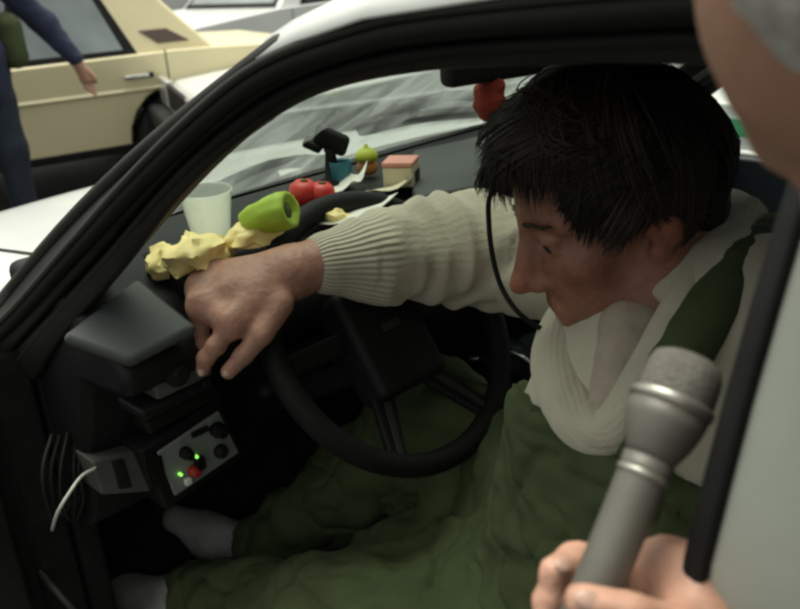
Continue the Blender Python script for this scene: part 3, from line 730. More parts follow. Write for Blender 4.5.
# ================================================================== OTHER CARS
def make_car(name, label, paint, loc, rz, group=None, stripe=None, W=1.64, sedan=True, vent=False, hub='steel', belt=0.87, h=1.40, rr=0.29, rx2=1.16, hx=0.66, drop=0.0, bev=0.045):
    """front towards local -x, built round its own middle"""
    c_ = empty(name, label, 'car', group, loc, rz)
    fx, L0, L1 = -1.30, -2.10, 2.12
    def arc(cx): return [(cx+0.345*math.cos(math.pi*k/10), 0.30+0.345*math.sin(math.pi*k/10)) for k in range(11)]
    prof = [(L1, 0.40), (rx2+0.36, 0.30)]+arc(rx2)+[(rx2-0.36, 0.27), (fx+0.36, 0.27)]+arc(fx)+[(fx-0.36, 0.30), (L0, 0.40), (L0-0.02, 0.68-drop), (L0+0.08, 0.78-drop), (-0.80, belt), (1.05, belt+0.015)]
    prof += [(1.25, belt+0.01), (L1-0.06, belt-0.03), (L1+0.01, 0.74)] if sedan else [(L1-0.22, belt), (L1, 0.72)]
    MB().prism(prof, 'Y', -W/2, W/2).build('body', paint, c_, bevel=bev, bseg=4)
    # greenhouse
    b0, b1, t0, t1 = -0.80, (1.32 if sedan else 1.85), -0.25, (0.86 if sedan else 1.45)
    wb_, wt_ = W/2-0.045, W/2-0.20
    zb, zt = belt-0.01, h
    P = lambda x, y, z: np.array((x, y, z))
    base = [P(b0, -wb_, zb), P(b1, -wb_, zb), P(b1, wb_, zb), P(b0, wb_, zb)]
    top = [P(t0, -wt_, zt-0.03), P(t1, -wt_, zt-0.03), P(t1, wt_, zt-0.03), P(t0, wt_, zt-0.03)]
    crown = [P(t0+0.10, -wt_+0.13, zt), P(t1-0.10, -wt_+0.13, zt), P(t1-0.10, wt_-0.13, zt), P(t0+0.10, wt_-0.13, zt)]
    MB().loft([base, top, crown]).build('cabin', paint, c_, bevel=0.03, bseg=3)
    def on(q, u, v): return (q[0]*(1-u)+q[1]*u)*(1-v)+(q[3]*(1-u)+q[2]*u)*v
    def pane(q, poly, nm, out, off):
        ctr = sum(np.array(p) for p in poly)/len(poly)
        big = [ctr+(np.array(p)-ctr)*np.array((1+0.035/abs(p[0]-ctr[0]), 1+0.07/abs(p[1]-ctr[1]))) if True else p for p in poly]
        n_ = np.cross(q[1]-q[0], q[3]-q[0]); n_ /= np.linalg.norm(n_); n_ = n_ if n_@out > 0 else -n_
        k = len(poly)
        def sl(pl, t0_, t1_, nm_, m_, par, bv):
            A = [on(q, *p)+n_*t1_ for p in pl]; B = [on(q, *p)+n_*t0_ for p in pl]
            return MB().add(A+B, [tuple(range(k)), tuple(range(2*k-1, k-1, -1))]+[(i, i+k, (i+1) % k+k, (i+1) % k) for i in range(k)]).build(nm_, m_, par, bevel=bv)
        f_ = sl(big, -0.004, 0.006, nm, 'black_rubber', c_, 0.002)
        sl(poly, -0.002, 0.009, 'pane', 'glass_car', f_, 0.001)
    for sg in (-1, 1):
        q = [base[0], base[1], top[1], top[0]] if sg < 0 else [base[3], base[2], top[2], top[3]]
        out = np.array((0, sg, 0.2))
        e = 0.655 if sedan else 0.62
        pane(q, [(0.17, 0.10), (0.385, 0.10), (0.385, 0.86), (0.10, 0.86)], 'side_window', out, 0)
        pane(q, [(0.435, 0.10), (e+0.075, 0.10), (e+0.075, 0.86), (0.435, 0.86)], 'side_window', out, 0)
        if vent:
            A = [on(q, 0.845, 0.13), on(q, 0.945, 0.13), on(q, 0.91, 0.29), on(q, 0.815, 0.29)]; n_ = np.array((0, sg*0.94, 0.33))
            MB().slab([p+n_*0.008 for p in A], n_, 0.012).build('pillar_vent', 'brown_vent', c_, bevel=0.002)
        if not sedan: pane(q, [(0.74, 0.10), (0.93, 0.10), (0.95, 0.82), (0.74, 0.86)], 'side_window', out, 0)
        ys = sg*(W/2)
        for x0, x1 in ((-0.66, 0.02), (0.04, hx+0.2)):      # door shut lines
            for x in (x0, x1):
                MB().box((x, ys, 0.58), (0.007, 0.006, 0.54)).build('door_seam', 'black_rubber', c_)
        for x in (-0.14, hx):
            hd = MB().box((x, ys+sg*0.014, belt-0.115), (0.15, 0.022, 0.022)).build('door_handle', 'chrome', c_, bevel=0.005)
            MB().box((x+0.09, ys+sg*0.008, belt-0.115), (0.03, 0.014, 0.03)).build('handle_plate', 'black_rubber', hd, bevel=0.003)
        # crease along the flank and dark rocker strip
        MB().prism([(ys, 0.645), (ys+sg*0.016, 0.628), (ys, 0.61)], 'X', -1.9, 1.95).build('waist_crease', paint, c_, bevel=0.003)
        MB().box((-0.07, ys-sg*0.004, 0.285), (1.70, 0.02, 0.05)).build('sill_strip', 'black_rubber', c_, bevel=0.004)
        if stripe:
            MB().box((0.0, ys+sg*0.002, stripe[0]), (4.0, 0.006, stripe[1])).build('flank_stripe', 'green_paint', c_)
        for x in (fx, rx2): wheel(c_, (x, sg*(W/2-0.10), rr), rr, 0.17, hub)
        MB().box((L0-0.005, sg*(W/2-0.25), 0.62), (0.05, 0.34, 0.16)).build('headlight', 'lamp_glass', c_, bevel=0.012)
        MB().box((L1, sg*(W/2-0.22), 0.66), (0.05, 0.34, 0.15)).build('tail_light', 'lamp_red', c_, bevel=0.012)
    qf = [base[0], base[3], top[3], top[0]]; pane(qf, [(0.07, 0.10), (0.93, 0.10), (0.93, 0.90), (0.07, 0.90)], 'windscreen', np.array((-1, 0, 0.5)), 0)
    qr = [base[1], base[2], top[2], top[1]]; pane(qr, [(0.09, 0.12), (0.91, 0.12), (0.91, 0.88), (0.09, 0.88)], 'rear_window', np.array((1, 0, 0.5)), 0)
    for x, s_ in ((L0-0.06, -1), (L1+0.06, 1)): MB().box((x, 0, 0.47), (0.12, W+0.02, 0.13)).build('bumper', 'black_rubber', c_, bevel=0.03)
    MB().box((L0-0.012, 0, 0.62), (0.03, W-0.9, 0.13)).build('grille', 'black_rubber', c_, bevel=0.006)
    return c_
# beige-yellow saloon parked across the front
S0 = np.array((-4.912, 1.714)); S1 = np.array((-4.756, 2.283)); dS = (S1-S0)/np.linalg.norm(S1-S0); nS = np.array((-dS[1], dS[0]))
def onflank(px, py):
    d = at(px, py, D=1.0)-CAM
    A = np.array([[d[0], -dS[0]], [d[1], -dS[1]]]); k = np.linalg.solve(A, S0-CAM[:2]); return CAM+d*k[0], k[1]
ph, sh = onflank(135, 68)
ang = math.atan2(dS[1], dS[0])
mid = S0+dS*(sh-0.77)+nS*0.82
make_car('saloon_car', 'pale yellow boxy saloon with dark louvre on its rear pillar', 'yellow_paint', (mid[0], mid[1], 0), ang, vent=True, belt=0.825, h=1.36, rx2=1.02, hx=0.77)
make_car('parked_car', 'white car parked just beyond the bonnet, in front of the yellow saloon', 'white_car_paint', (-3.14, 4.22, 0), math.radians(66), 'white cars parked around the yellow saloon', sedan=False, W=1.6, belt=0.76, h=1.33, drop=0.12, bev=0.10)
make_car('parked_car', 'white saloon parked behind the tail of the yellow saloon', 'white_car_paint', (-7.7, 6.0, 0), math.radians(95), 'white cars parked around the yellow saloon')
make_car('police_car', 'white car with a green stripe beyond the passenger window', 'white_car_paint', (0.25, 3.27, 0), math.radians(2), stripe=(0.735, 0.055), W=1.66, belt=0.83)

# ================================================================== THINGS ON AND UNDER THE DASHBOARD
DT = 1.0025      # top of the dashboard
def ontop(px, py, z=DT): return at(px, py, Z=z)
# misted plastic cup
p = ontop(212, 238); b_ = np.array((p[0], p[1], DT))
cup = tag(MB().lathe([(0.0005, 0.001), (0.0225, 0.001), (0.024, 0.003), (0.033, 0.062), (0.0348, 0.063), (0.0335, 0.0655), (0.0318, 0.063), (0.0225, 0.006), (0.0005, 0.005)], b_, (0.05, -0.03, 1), 40, cap=False).build('plastic_cup', 'cup_plastic', None, smooth=True), 'translucent white plastic cup standing on the dashboard behind the crumpled wrapping', 'cup')
# crumpled yellow wrapping paper
def crumple(name, label, c, sx, sy, sz, rz, seed, m='wrap_yellow', group=None):
    g_ = np.random.default_rng(int(seed*10))
    bm = bmesh.new(); bmesh.ops.create_icosphere(bm, subdivisions=2, radius=1.0)
    V = np.array([v.co for v in bm.verts])
    r = 1+0.8*fbm(V*1.4+seed, 2)+g_.normal(size=len(V))*0.085
    V = V*r[:, None]+g_.normal(size=V.shape)*0.07
    for v, q_ in zip(bm.verts, V): v.co = q_
    bmesh.ops.subdivide_edges(bm, edges=bm.edges[:], cuts=2, use_grid_fill=True)
    V = np.array([v.co for v in bm.verts]); n_ = V/np.linalg.norm(V, axis=1)[:, None]
    V = V+n_*(0.20*fbm(V*4.5+seed, 3)-0.22*np.exp(-np.abs(fbm(V*2.2+seed*3, 1))/0.03))[:, None]
    V[:, 2] = np.where(V[:, 2] < -0.4, -0.4+(V[:, 2]+0.4)*0.1, V[:, 2]); V[:, 2] -= V[:, 2].min()
    ca_, sa_ = math.cos(rz), math.sin(rz); V = V*np.array((sx, sy, sz))
    V = np.stack([V[:, 0]*ca_-V[:, 1]*sa_, V[:, 0]*sa_+V[:, 1]*ca_, V[:, 2]], 1)+np.array(c)
    for v, q_ in zip(bm.verts, V): v.co = q_
    me = bpy.data.meshes.new(name); bm.to_mesh(me); bm.free()
    o = link(name, me, m, smooth=True); me.set_sharp_from_angle(angle=math.radians(58))
    return tag(o, label, 'paper', group)
p = ontop(196, 262); crumple('crumpled_paper', 'large crumpled yellow wrapping paper hanging over the dashboard edge', (p[0]-0.01, p[1]+0.01, DT-0.012), 0.040, 0.050, 0.032, 0.6, 4.3, group='crumpled yellow papers on the dashboard')
p = ontop(258, 246); crumple('crumpled_paper', 'smaller crumpled yellow wrapping paper lying under the lime green roll', (p[0]-0.01, p[1]+0.01, DT-0.002), 0.024, 0.050, 0.019, -0.1, 8.7, group='crumpled yellow papers on the dashboard')
p = ontop(168, 268, 0.985); crumple('crumpled_paper', 'torn scrap of yellow wrapping at the end of the dashboard', (p[0]+0.0, p[1], 0.975), 0.022, 0.028, 0.024, 0.2, 5.5, group='crumpled yellow papers on the dashboard')
# lime roll, its open end towards the seats
g0 = at(248, 221, Z=DT+0.028); g1 = at(287, 210, D=(at(248, 221, Z=DT+0.028)-CAM)@fw-0.022); ax = g1-g0; L_ = np.linalg.norm(ax)
lr = root('rolled_pouch', 'lime green rolled pouch with a dark puckered end on the dashboard', 'pouch', tuple((g0+g1)/2-np.array((0, 0, 0.03))))
_lr = MB().lathe([(0.002, -0.012), (0.010, -0.008), (0.014, 0.0), (0.017, 0.008), (0.019, L_*0.3), (0.022, L_*0.55), (0.0245, L_*0.9), (0.023, L_+0.005), (0.018, L_+0.006), (0.013, L_+0.001), (0.006, L_-0.004), (0.0005, L_-0.005)], g0, ax, 36, cap=False)
mb_ = _lr; va = np.array(mb_.v); cl0 = g0+ax*0.5; nv = va-(g0+np.outer((va-g0)@ax/(L_*L_), ax)); nv /= np.linalg.norm(nv, axis=1)[:, None]+1e-9
mb_.v = [tuple(p_) for p_ in va+nv*(0.0045*fbm(va*70, 2)-0.003*np.exp(-np.abs(fbm(va*np.array((40, 40, 40.0))+4, 2))/0.05))[:, None]]
mb_.build('roll', 'lime', lr, smooth=True)
MB().lathe([(0.0095, L_-0.006), (0.0090, L_+0.0015), (0.0045, L_+0.004), (0.0005, L_+0.0045)], g0, ax, 20, cap=False).build('filling', 'lime_dark', lr, smooth=True)
# two red tomatoes
def tomato(px, py, r, label):
    c = ontop(px, py); o_ = np.array((c[0], c[1], DT))
    t = root('tomato', label, 'tomato', tuple(o_), 'red tomatoes on the dashboard')
    MB().lathe([(0.001, 0.0), (r*0.6, 0.0015), (r*0.93, r*0.45), (r, r*0.85), (r*0.9, r*1.3), (r*0.55, r*1.62), (r*0.15, r*1.60), (0.001, r*1.55)], o_, (0.1, 0.05, 1), 26, cap=False).build('fruit', 'red', t, smooth=True)
    MB().lathe([(0.001, r*1.56), (0.006, r*1.62), (0.002, r*1.75), (0.001, r*1.76)], o_, (0.1, 0.05, 1), 8, cap=False).build('stem', 'lime_dark', t, smooth=True)
tomato(304, 205, 0.022, 'shiny red tomato on the dashboard beside the lime green roll')
tomato(322, 204, 0.019, 'slightly smaller red tomato on the dashboard beside the teal beaker')
# black swivel bracket on a stalk
p = ontop(334, 182); o_ = np.array((p[0]+0.012, p[1]-0.012, DT))
bk = root('phone_bracket', 'black swivel bracket on a short stalk standing before the windscreen', 'bracket', tuple(o_))
MB().lathe([(0.026, 0.0), (0.027, 0.005), (0.012, 0.012), (0.008, 0.05), (0.010, 0.055)], o_, (0, 0, 1), 18).build('stalk', 'black_rubber', bk, smooth=True)
Rb = np.array([[0.75, -0.45, 0.48], [0.5, 0.86, 0.02], [-0.43, 0.22, 0.87]])
MB().box(o_+np.array((0, 0.004, 0.068)), (0.055, 0.016, 0.036), Rb).build('cradle', 'black_rubber', bk, bevel=0.008, bseg=3)
MB().box(o_+np.array((-0.026, -0.010, 0.062)), (0.030, 0.022, 0.014), Rb).build('arm', 'black_rubber', bk, bevel=0.004)
# teal beaker
p = ontop(336, 186); o_ = np.array((p[0], p[1]+0.012, DT))
tag(MB().lathe([(0.014, 0), (0.0165, 0.002), (0.018, 0.036), (0.0175, 0.037), (0.016, 0.034), (0.013, 0.004), (0.0005, 0.004)], o_, (0, 0, 1), 22).build('beaker', 'teal', None, smooth=True), 'small teal beaker standing beside the black bracket', 'beaker')
# small round toy
p = ontop(368, 174); o_ = np.array((p[0], p[1], DT))
ty = root('round_toy', 'small round toy with lime yellow cap and orange body', 'toy', tuple(o_))
MB().lathe([(0.001, 0), (0.012, 0.001), (0.017, 0.008), (0.017, 0.016), (0.012, 0.023)], o_, (0, 0, 1), 20).build('body', 'orange', ty, smooth=True)
MB().lathe([(0.013, 0.0225), (0.0185, 0.024), (0.018, 0.032), (0.012, 0.040), (0.004, 0.043), (0.003, 0.048), (0.0005, 0.049)], o_, (0, 0, 1), 20).build('cap', 'toy_lime', ty, smooth=True)
# carton with a pink lid
p = ontop(402, 184); o_ = np.array((p[0], p[1], DT)); Rz = np.array([[0.85, -0.53, 0], [0.53, 0.85, 0], [0, 0, 1]])
bxr = root('small_carton', 'cream carton with a pink lid standing before the grey passenger tray', 'carton', tuple(o_))
MB().box(o_+np.array((0, 0, 0.0155)), (0.046, 0.050, 0.031), Rz).build('carton_body', 'cream', bxr, bevel=0.003)
MB().box(o_+np.array((0, 0, 0.0350)), (0.0475, 0.0515, 0.008), Rz).build('lid', 'pink', bxr, bevel=0.0025)
MB().box(o_+Rz@np.array((0.0235, 0.004, 0.013)), (0.002, 0.030, 0.016), Rz).build('label_window', 'black_rubber', bxr)
# loose papers
def sheet(label, px, py, w_, d_, rz, curl, z=DT, m='paper'):
    p = ontop(px, py); ca_, sa_ = math.cos(rz), math.sin(rz); vs_ = []
    for i in range(7):
        for j in range(7):
            u, v = (i/6-0.5)*w_, (j/6-0.5)*d_
            hh = curl*((i/6)**2*0.7+(j/6)**3*0.6)*(1+0.3*math.sin(i*1.3+j))
            vs_.append((p[0]+u*ca_-v*sa_, p[1]+u*sa_+v*ca_, z+0.002+hh))
    o = MB().add(vs_, [(i*7+j, i*7+j+1, (i+1)*7+j+1, (i+1)*7+j) for i in range(6) for j in range(6)]).build('paper_sheet', m, None, smooth=True)
    o.modifiers.new('thick', 'SOLIDIFY').thickness = 0.0006
    return tag(o, label, 'paper', 'loose papers on the dashboard')
sheet('curled white paper on the dashboard in front of the teal beaker', 346, 190, 0.05, 0.06, 0.4, 0.022)
sheet('cream paper slip on the dashboard in front of the pink-lidded carton', 386, 194, 0.05, 0.07, -0.5, 0.016, m='cream')
sheet('white paper sheet lying behind the top of the steering wheel', 350, 214, 0.08, 0.12, 0.2, 0.010)
p = ontop(338, 222); crumple('crumpled_paper', 'small scrap of yellow wrapping behind the top of the steering wheel', (p[0], p[1], DT), 0.014, 0.016, 0.013, 0.3, 2.2, group='crumpled yellow papers on the dashboard')

# --- two-way radio control head under the dash
FX = -0.595
def fq(*pp): return [at(a, b, X=FX) for a, b in pp]
ctl = root('radio_unit', 'black radio box with a pale control panel, red button and green lights', 'radio', tuple(at(195, 480, X=FX-0.03)))
qc = fq((140, 452), (222, 396), (246, 455), (166, 512))
case = MB().slab(qc, (1, 0, 0), 0.085).build('case', 'black_rubber', ctl, bevel=0.006, bseg=3)
qp = [p+np.array((0.004, 0, 0)) for p in fq((156, 452), (218, 410), (238, 452), (174, 496))]
plate = MB().slab(qp, (1, 0, 0), 0.006).build('faceplate', 'panel_grey', ctl, bevel=0.003)
eY = qp[1]-qp[0]; eZ = qp[3]-qp[0]
def onp(u, v, d=0.004): return qp[0]+eY*u+eZ*v+np.array((d, 0, 0))
def knob(u, v, r, hgt, m, nm='knob', seg=16): return MB().lathe([(r, -0.004), (r, hgt*0.35), (r*0.8, hgt*0.45), (r*0.75, hgt), (r*0.5, hgt+0.001)], onp(u, v), (1, 0, 0), seg).build(nm, m, plate, bevel=0.0006)
knob(0.33, 0.30, 0.0085, 0.014, 'black_rubber'); knob(0.86, 0.28, 0.011, 0.016, 'black_rubber'); knob(0.80, 0.72, 0.010, 0.008, 'trim_dark')
knob(0.34, 0.72, 0.0075, 0.012, 'red_button', 'red_button')
MB().box(onp(0.46, 0.66), (0.012, 0.013, 0.018)).build('rocker_switch', 'black_rubber', plate, bevel=0.002)
MB().box(onp(0.22, 0.84), (0.008, 0.010, 0.010)).build('white_button', 'paper', plate, bevel=0.002)
MB().box(onp(0.62, 0.10), (0.006, 0.026, 0.007)).build('label_strip', 'black_rubber', plate, bevel=0.001)
for u, v in ((0.16, 0.62), (0.45, 0.50)): MB().lathe([(0.0024, -0.003), (0.0024, 0.002), (0.0012, 0.0035)], onp(u, v), (1, 0, 0), 10).build('indicator_light', 'led_green', plate)
MB().slab(fq((146, 424), (218, 386), (222, 396), (150, 436)), (1, 0, 0), 0.10).build('bracket', 'trim_dark', ctl, bevel=0.004)
for k in range(6):       # cooling fins at the left end of the case
    a_ = at(143+k*3.2, 454+k*0.2, X=FX+0.001)
    MB().box(a_+np.array((0.002, 0, -0.025)), (0.006, 0.0022, 0.05)).build('fin', 'trim_dark', case)
# grey junction box with its white lead
jb = root('junction_box', 'small grey junction box with a white wire left of the radio box', 'junction box', tuple(at(122, 490, X=-0.63)))
qj = [at(a, b, X=-0.62) for a, b in ((92, 462), (138, 450), (152, 492), (102, 496))]
MB().slab(qj, (1, 0, 0), 0.05).build('housing', 'box_grey', jb, bevel=0.004)
MB().slab([at(a, b, X=-0.617) for a, b in ((112, 462), (124, 459), (133, 488), (120, 490))], (1, 0, 0), 0.01).build('cover_strip', 'trim_dark', jb, bevel=0.002)
MB().tube(catmull([at(96, 468, X=-0.62), at(82, 476, X=-0.61), at(70, 492, X=-0.60), at(58, 512, X=-0.61), at(52, 530, X=-0.66)], 5), 0.0022, 8).build('wire', 'wire_white', jb, smooth=True)
lo_ = root('wiring_loom', 'tangle of grey cables hanging below the end of the dashboard', 'cables', tuple(at(65, 500, X=-0.68)))
for k in range(5):
    a_ = [at(52+8*k, 436+random.uniform(-4, 4), X=-0.68), at(46+9*k+random.uniform(-4, 4), 468, X=-0.66), at(44+9*k+random.uniform(-5, 5), 498, X=-0.655), at(58+5*k+random.uniform(-4, 4), 520, X=-0.67), at(72+4*k, 500+random.uniform(-6, 6), X=-0.70)]
    MB().tube(catmull(a_, 7), 0.0030, 7).build('cable', ['trim_dark', 'black_rubber'][k % 2], lo_, smooth=True)

# --- hanging red charm
top_ = mc+np.array((0.012, -0.03, -0.02))
ch = root('hanging_charm', 'dark red padded charm hanging from the rear-view mirror', 'charm', tuple(at(490, 112, Y=0.735)))
s_ = Sdf(0.003)
cc = at(489, 97, Y=0.735)
for dx, dy, r in ((0, -8, 0.020), (0, 2, 0.022), (-2, 14, 0.017), (10, 4, 0.013), (-10, -6, 0.011), (-11, 8, 0.010), (10, -12, 0.011), (2, -20, 0.010)):
    q_ = at(489+dx, 97+dy, Y=0.735); s_.ell(q_, (r, r*0.7, r), 0.008)
s_.build('stuffed_body', 'red_cloth', ch, disp=lambda V: 0.0015*fbm(V*140, 2))
MB().tube([at(489, 80, Y=0.735), top_], 0.0012, 6).build('string', 'red_cloth', ch)

# --- bag, cloths and cord on the passenger side
bgc = np.array((-0.42, 0.98, 0.40))
s_ = Sdf(0.006)
for px, py, D, r in ((470, 365, 1.56, 0.035), (510, 372, 1.52, 0.04), (545, 385, 1.47, 0.038), (570, 405, 1.42, 0.035), (582, 430, 1.38, 0.03), (478, 392, 1.6, 0.05)):
    pass
s_.chain([at(440, 352, 1.62), at(500, 362, 1.55), at(545, 378, 1.50), at(572, 402, 1.46), at(580, 440, 1.44), at(560, 500, 1.45)], [0.035, 0.042, 0.038, 0.034, 0.034, 0.034], 0.02)
bag = root('shoulder_bag', 'black shoulder bag with bright clasps beside the passenger seat', 'bag', tuple(at(520, 460, 1.55)))
s_.ell(at(500, 440, 1.66), (0.16, 0.16, 0.14), 0.04)
s_.build('bag_body', 'bag_black', bag, disp=lambda V: 0.006*fbm(V*22, 3))
for px, py in ((474, 358), (476, 376)):
    MB().box(at(px, py, 1.515), (0.02, 0.028, 0.010), np.array([[0.8, -0.5, 0], [0.5, 0.8, 0.2], [0, -0.2, 0.98]])).build('clasp', 'chrome', bag, bevel=0.003)
MB().tube([at(500, 356, 1.50), at(512, 352, 1.49), at(524, 358, 1.485), at(530, 364, 1.48)], 0.004, 8).build('strap_ring', 'chrome', bag, smooth=True)
s_ = Sdf(0.006); s_.ell(at(548, 362, 1.66), (0.075, 0.06, 0.055), 0.03); s_.ell(at(590, 372, 1.62), (0.09, 0.06, 0.06), 0.03); s_.ell(at(560, 420, 1.72), (0.10, 0.1, 0.12), 0.03)
tag(s_.build('folded_jacket', 'blue_cloth', None, disp=lambda V: 0.008*fbm(V*26, 3)), 'blue-grey jacket bundled on the passenger side behind the black bag', 'jacket')
s_ = Sdf(0.006); s_.ell(at(540, 415, 1.52), (0.085, 0.05, 0.05), 0.03); s_.ell(at(520, 440, 1.50), (0.07, 0.06, 0.06), 0.03); s_.ell(at(540, 470, 1.52), (0.09, 0.09, 0.09), 0.03)
tag(s_.build('folded_blanket', 'seat_grey', None, disp=lambda V: 0.005*fbm(V*30, 3)), 'rolled grey blanket lying under the strap of the black bag', 'blanket')
crd = catmull([at(505, 186, 0.885), at(490, 196, 0.90), at(489, 225, 0.92), at(493, 258, 0.93), at(502, 288, 0.935), at(518, 312, 0.93), at(540, 328, 0.94), at(562, 331, 0.96), at(585, 322, 0.98)], 6)
tag(MB().tube(crd, 0.0028, 8).build('lanyard', 'black_rubber', None, smooth=True), "thin black cord looping from the driver's fringe down to his collar", 'cord')

# ================================================================== PEOPLE
def head_sdf(s, R, t, sc=1.0, zs=1.0, jowl=0.0):
    """x: face direction, y: the person's left, z: up; origin between the ears"""
    s.frame(R, t, sc); s.zs = zs
    s.ell((-0.004, 0, 0.040), (0.090, 0.076, 0.088), 0.02)          # skull
    s.ell((0.030, 0, 0.035), (0.062, 0.064, 0.060), 0.03)           # forehead
    s.ell((0.028, 0, -0.045), (0.062, 0.058, 0.072), 0.03)          # mid face
    for g_ in (-1, 1):
        s.cap((-0.005, 0.058*g_, -0.045), (0.025, 0.050*g_, -0.082), 0.018, 0.016, 0.03)   # jaw angle
        s.cap((0.025, 0.050*g_, -0.082), (0.072, 0.014*g_, -0.112), 0.016, 0.015, 0.025)
        s.ell((0.062, 0.043*g_, -0.022), (0.026, 0.024, 0.020), 0.022)    # cheekbone
        s.cap((0.088, 0.012*g_, 0.024), (0.070, 0.050*g_, 0.020), 0.010, 0.009, 0.014)  # brow
    s.ell((0.056, 0, -0.046), (0.046, 0.043, 0.058), 0.025)         # muzzle
    s.ell((0.074, 0, -0.116), (0.021, 0.023, 0.018), 0.018)         # chin
    s.ell((0.080, 0, -0.070), (0.020, 0.030, 0.022), 0.02)          # mouth mound
    for g_ in (-1, 1): s.ell((0.094, 0.033*g_, 0.002), (0.016, 0.019, 0.013), 0.012, sub=True)   # sockets
    s.cap((0.090, 0, 0.016), (0.117, 0, -0.028), 0.0095, 0.0120, 0.016)    # nose bridge to tip
    s.ell((0.122, 0, -0.035), (0.014, 0.0115, 0.0100), 0.010)
    for g_ in (-1, 1):
        s.ell((0.105, 0.0125*g_, -0.039), (0.0115, 0.0075, 0.008), 0.007)  # nostril wings
        s.ell((0.112, 0.007*g_, -0.049), (0.005, 0.0035, 0.003), 0.002, sub=True)
        s.ell((0.079, 0.032*g_, 0.001), (0.0125, 0.0125, 0.0125), 0.003)   # eyeball
        s.cap((0.089, 0.020*g_, 0.0065), (0.082, 0.044*g_, 0.004), 0.005, 0.005, 0.006)  # upper lid
        s.cap((0.088, 0.022*g_, -0.007), (0.081, 0.043*g_, -0.006), 0.004, 0.004, 0.006)
        s.cap((0.104, 0.020*g_, -0.048), (0.090, 0.036*g_, -0.078), 0.003, 0.003, 0.008, sub=True)  # fold beside the mouth
        s.ell((-0.008, 0.078*g_, -0.004), (0.019, 0.007, 0.031), 0.008, R=np.array([[0.95, 0, 0.3], [0.1*g_, 0.99, 0], [-0.3, 0, 0.95]]))  # ear
        s.ell((-0.003, 0.085*g_, 0.0), (0.010, 0.005, 0.018), 0.005, sub=True)
        s.ell((0.000, 0.075*g_, -0.030), (0.009, 0.006, 0.009), 0.008)
    s.cap((0.100, -0.015, -0.066), (0.100, 0.015, -0.066), 0.0060, 0.0060, 0.006)  # lips
    s.cap((0.097, -0.014, -0.080), (0.097, 0.014, -0.080), 0.0068, 0.0068, 0.006)
    s.cap((0.1065, -0.020, -0.0730), (0.1065, 0.020, -0.0730), 0.0028, 0.0028, 0.003, sub=True)
    s.ell((0.100, 0, -0.090), (0.008, 0.018, 0.006), 0.008, sub=True)
    if jowl: s.ell((0.02, 0, -0.09), (0.06, 0.06, 0.035), 0.03)
    s.world()
    return lambda p: R @ (np.array(p, float)*sc)+t

def hand_sdf(s, wrist, knuckles, fingers, thumb, rw=0.027, k=0.006, palm_r=0.0155, dors=None):
    """knuckles: 4 points index..little; fingers: for each the further joints; thumb: chain from the side of the palm base"""
    for kn in knuckles:
        s.cap(wrist, kn, rw*0.62, palm_r*0.86, 0.016)
    for i in range(3): s.cap(knuckles[i], knuckles[i+1], palm_r*0.80, palm_r*0.78, 0.012)
    if dors is not None:
        for kn in knuckles:
            s.cap(wrist+(kn-wrist)*0.35+dors*palm_r*0.86, kn+dors*palm_r*0.72, 0.0035, 0.0045, 0.007); s.ell(kn+dors*palm_r*0.55, (0.0105,)*3, 0.006)
    R_ = [0.0104, 0.0106, 0.0100, 0.0090]
    for i, ch in enumerate(fingers):
        P_ = [knuckles[i]]+list(ch); r0 = R_[i]
        rr = [r0*1.1, r0*1.0, r0*0.92, r0*0.78][:len(P_)]
        for j in range(len(P_)-1): s.cap(P_[j], P_[j+1], rr[j], rr[j+1], 0.0035 if j else 0.006)
        for j in range(1, len(P_)-1): s.ell(P_[j], (rr[j]*1.08,)*3, 0.004)
    rr = [0.0165, 0.0130, 0.0110, 0.0090]
    for j in range(len(thumb)-1): s.cap(thumb[j], thumb[j+1], rr[j], rr[j+1], 0.010 if j == 0 else 0.004)

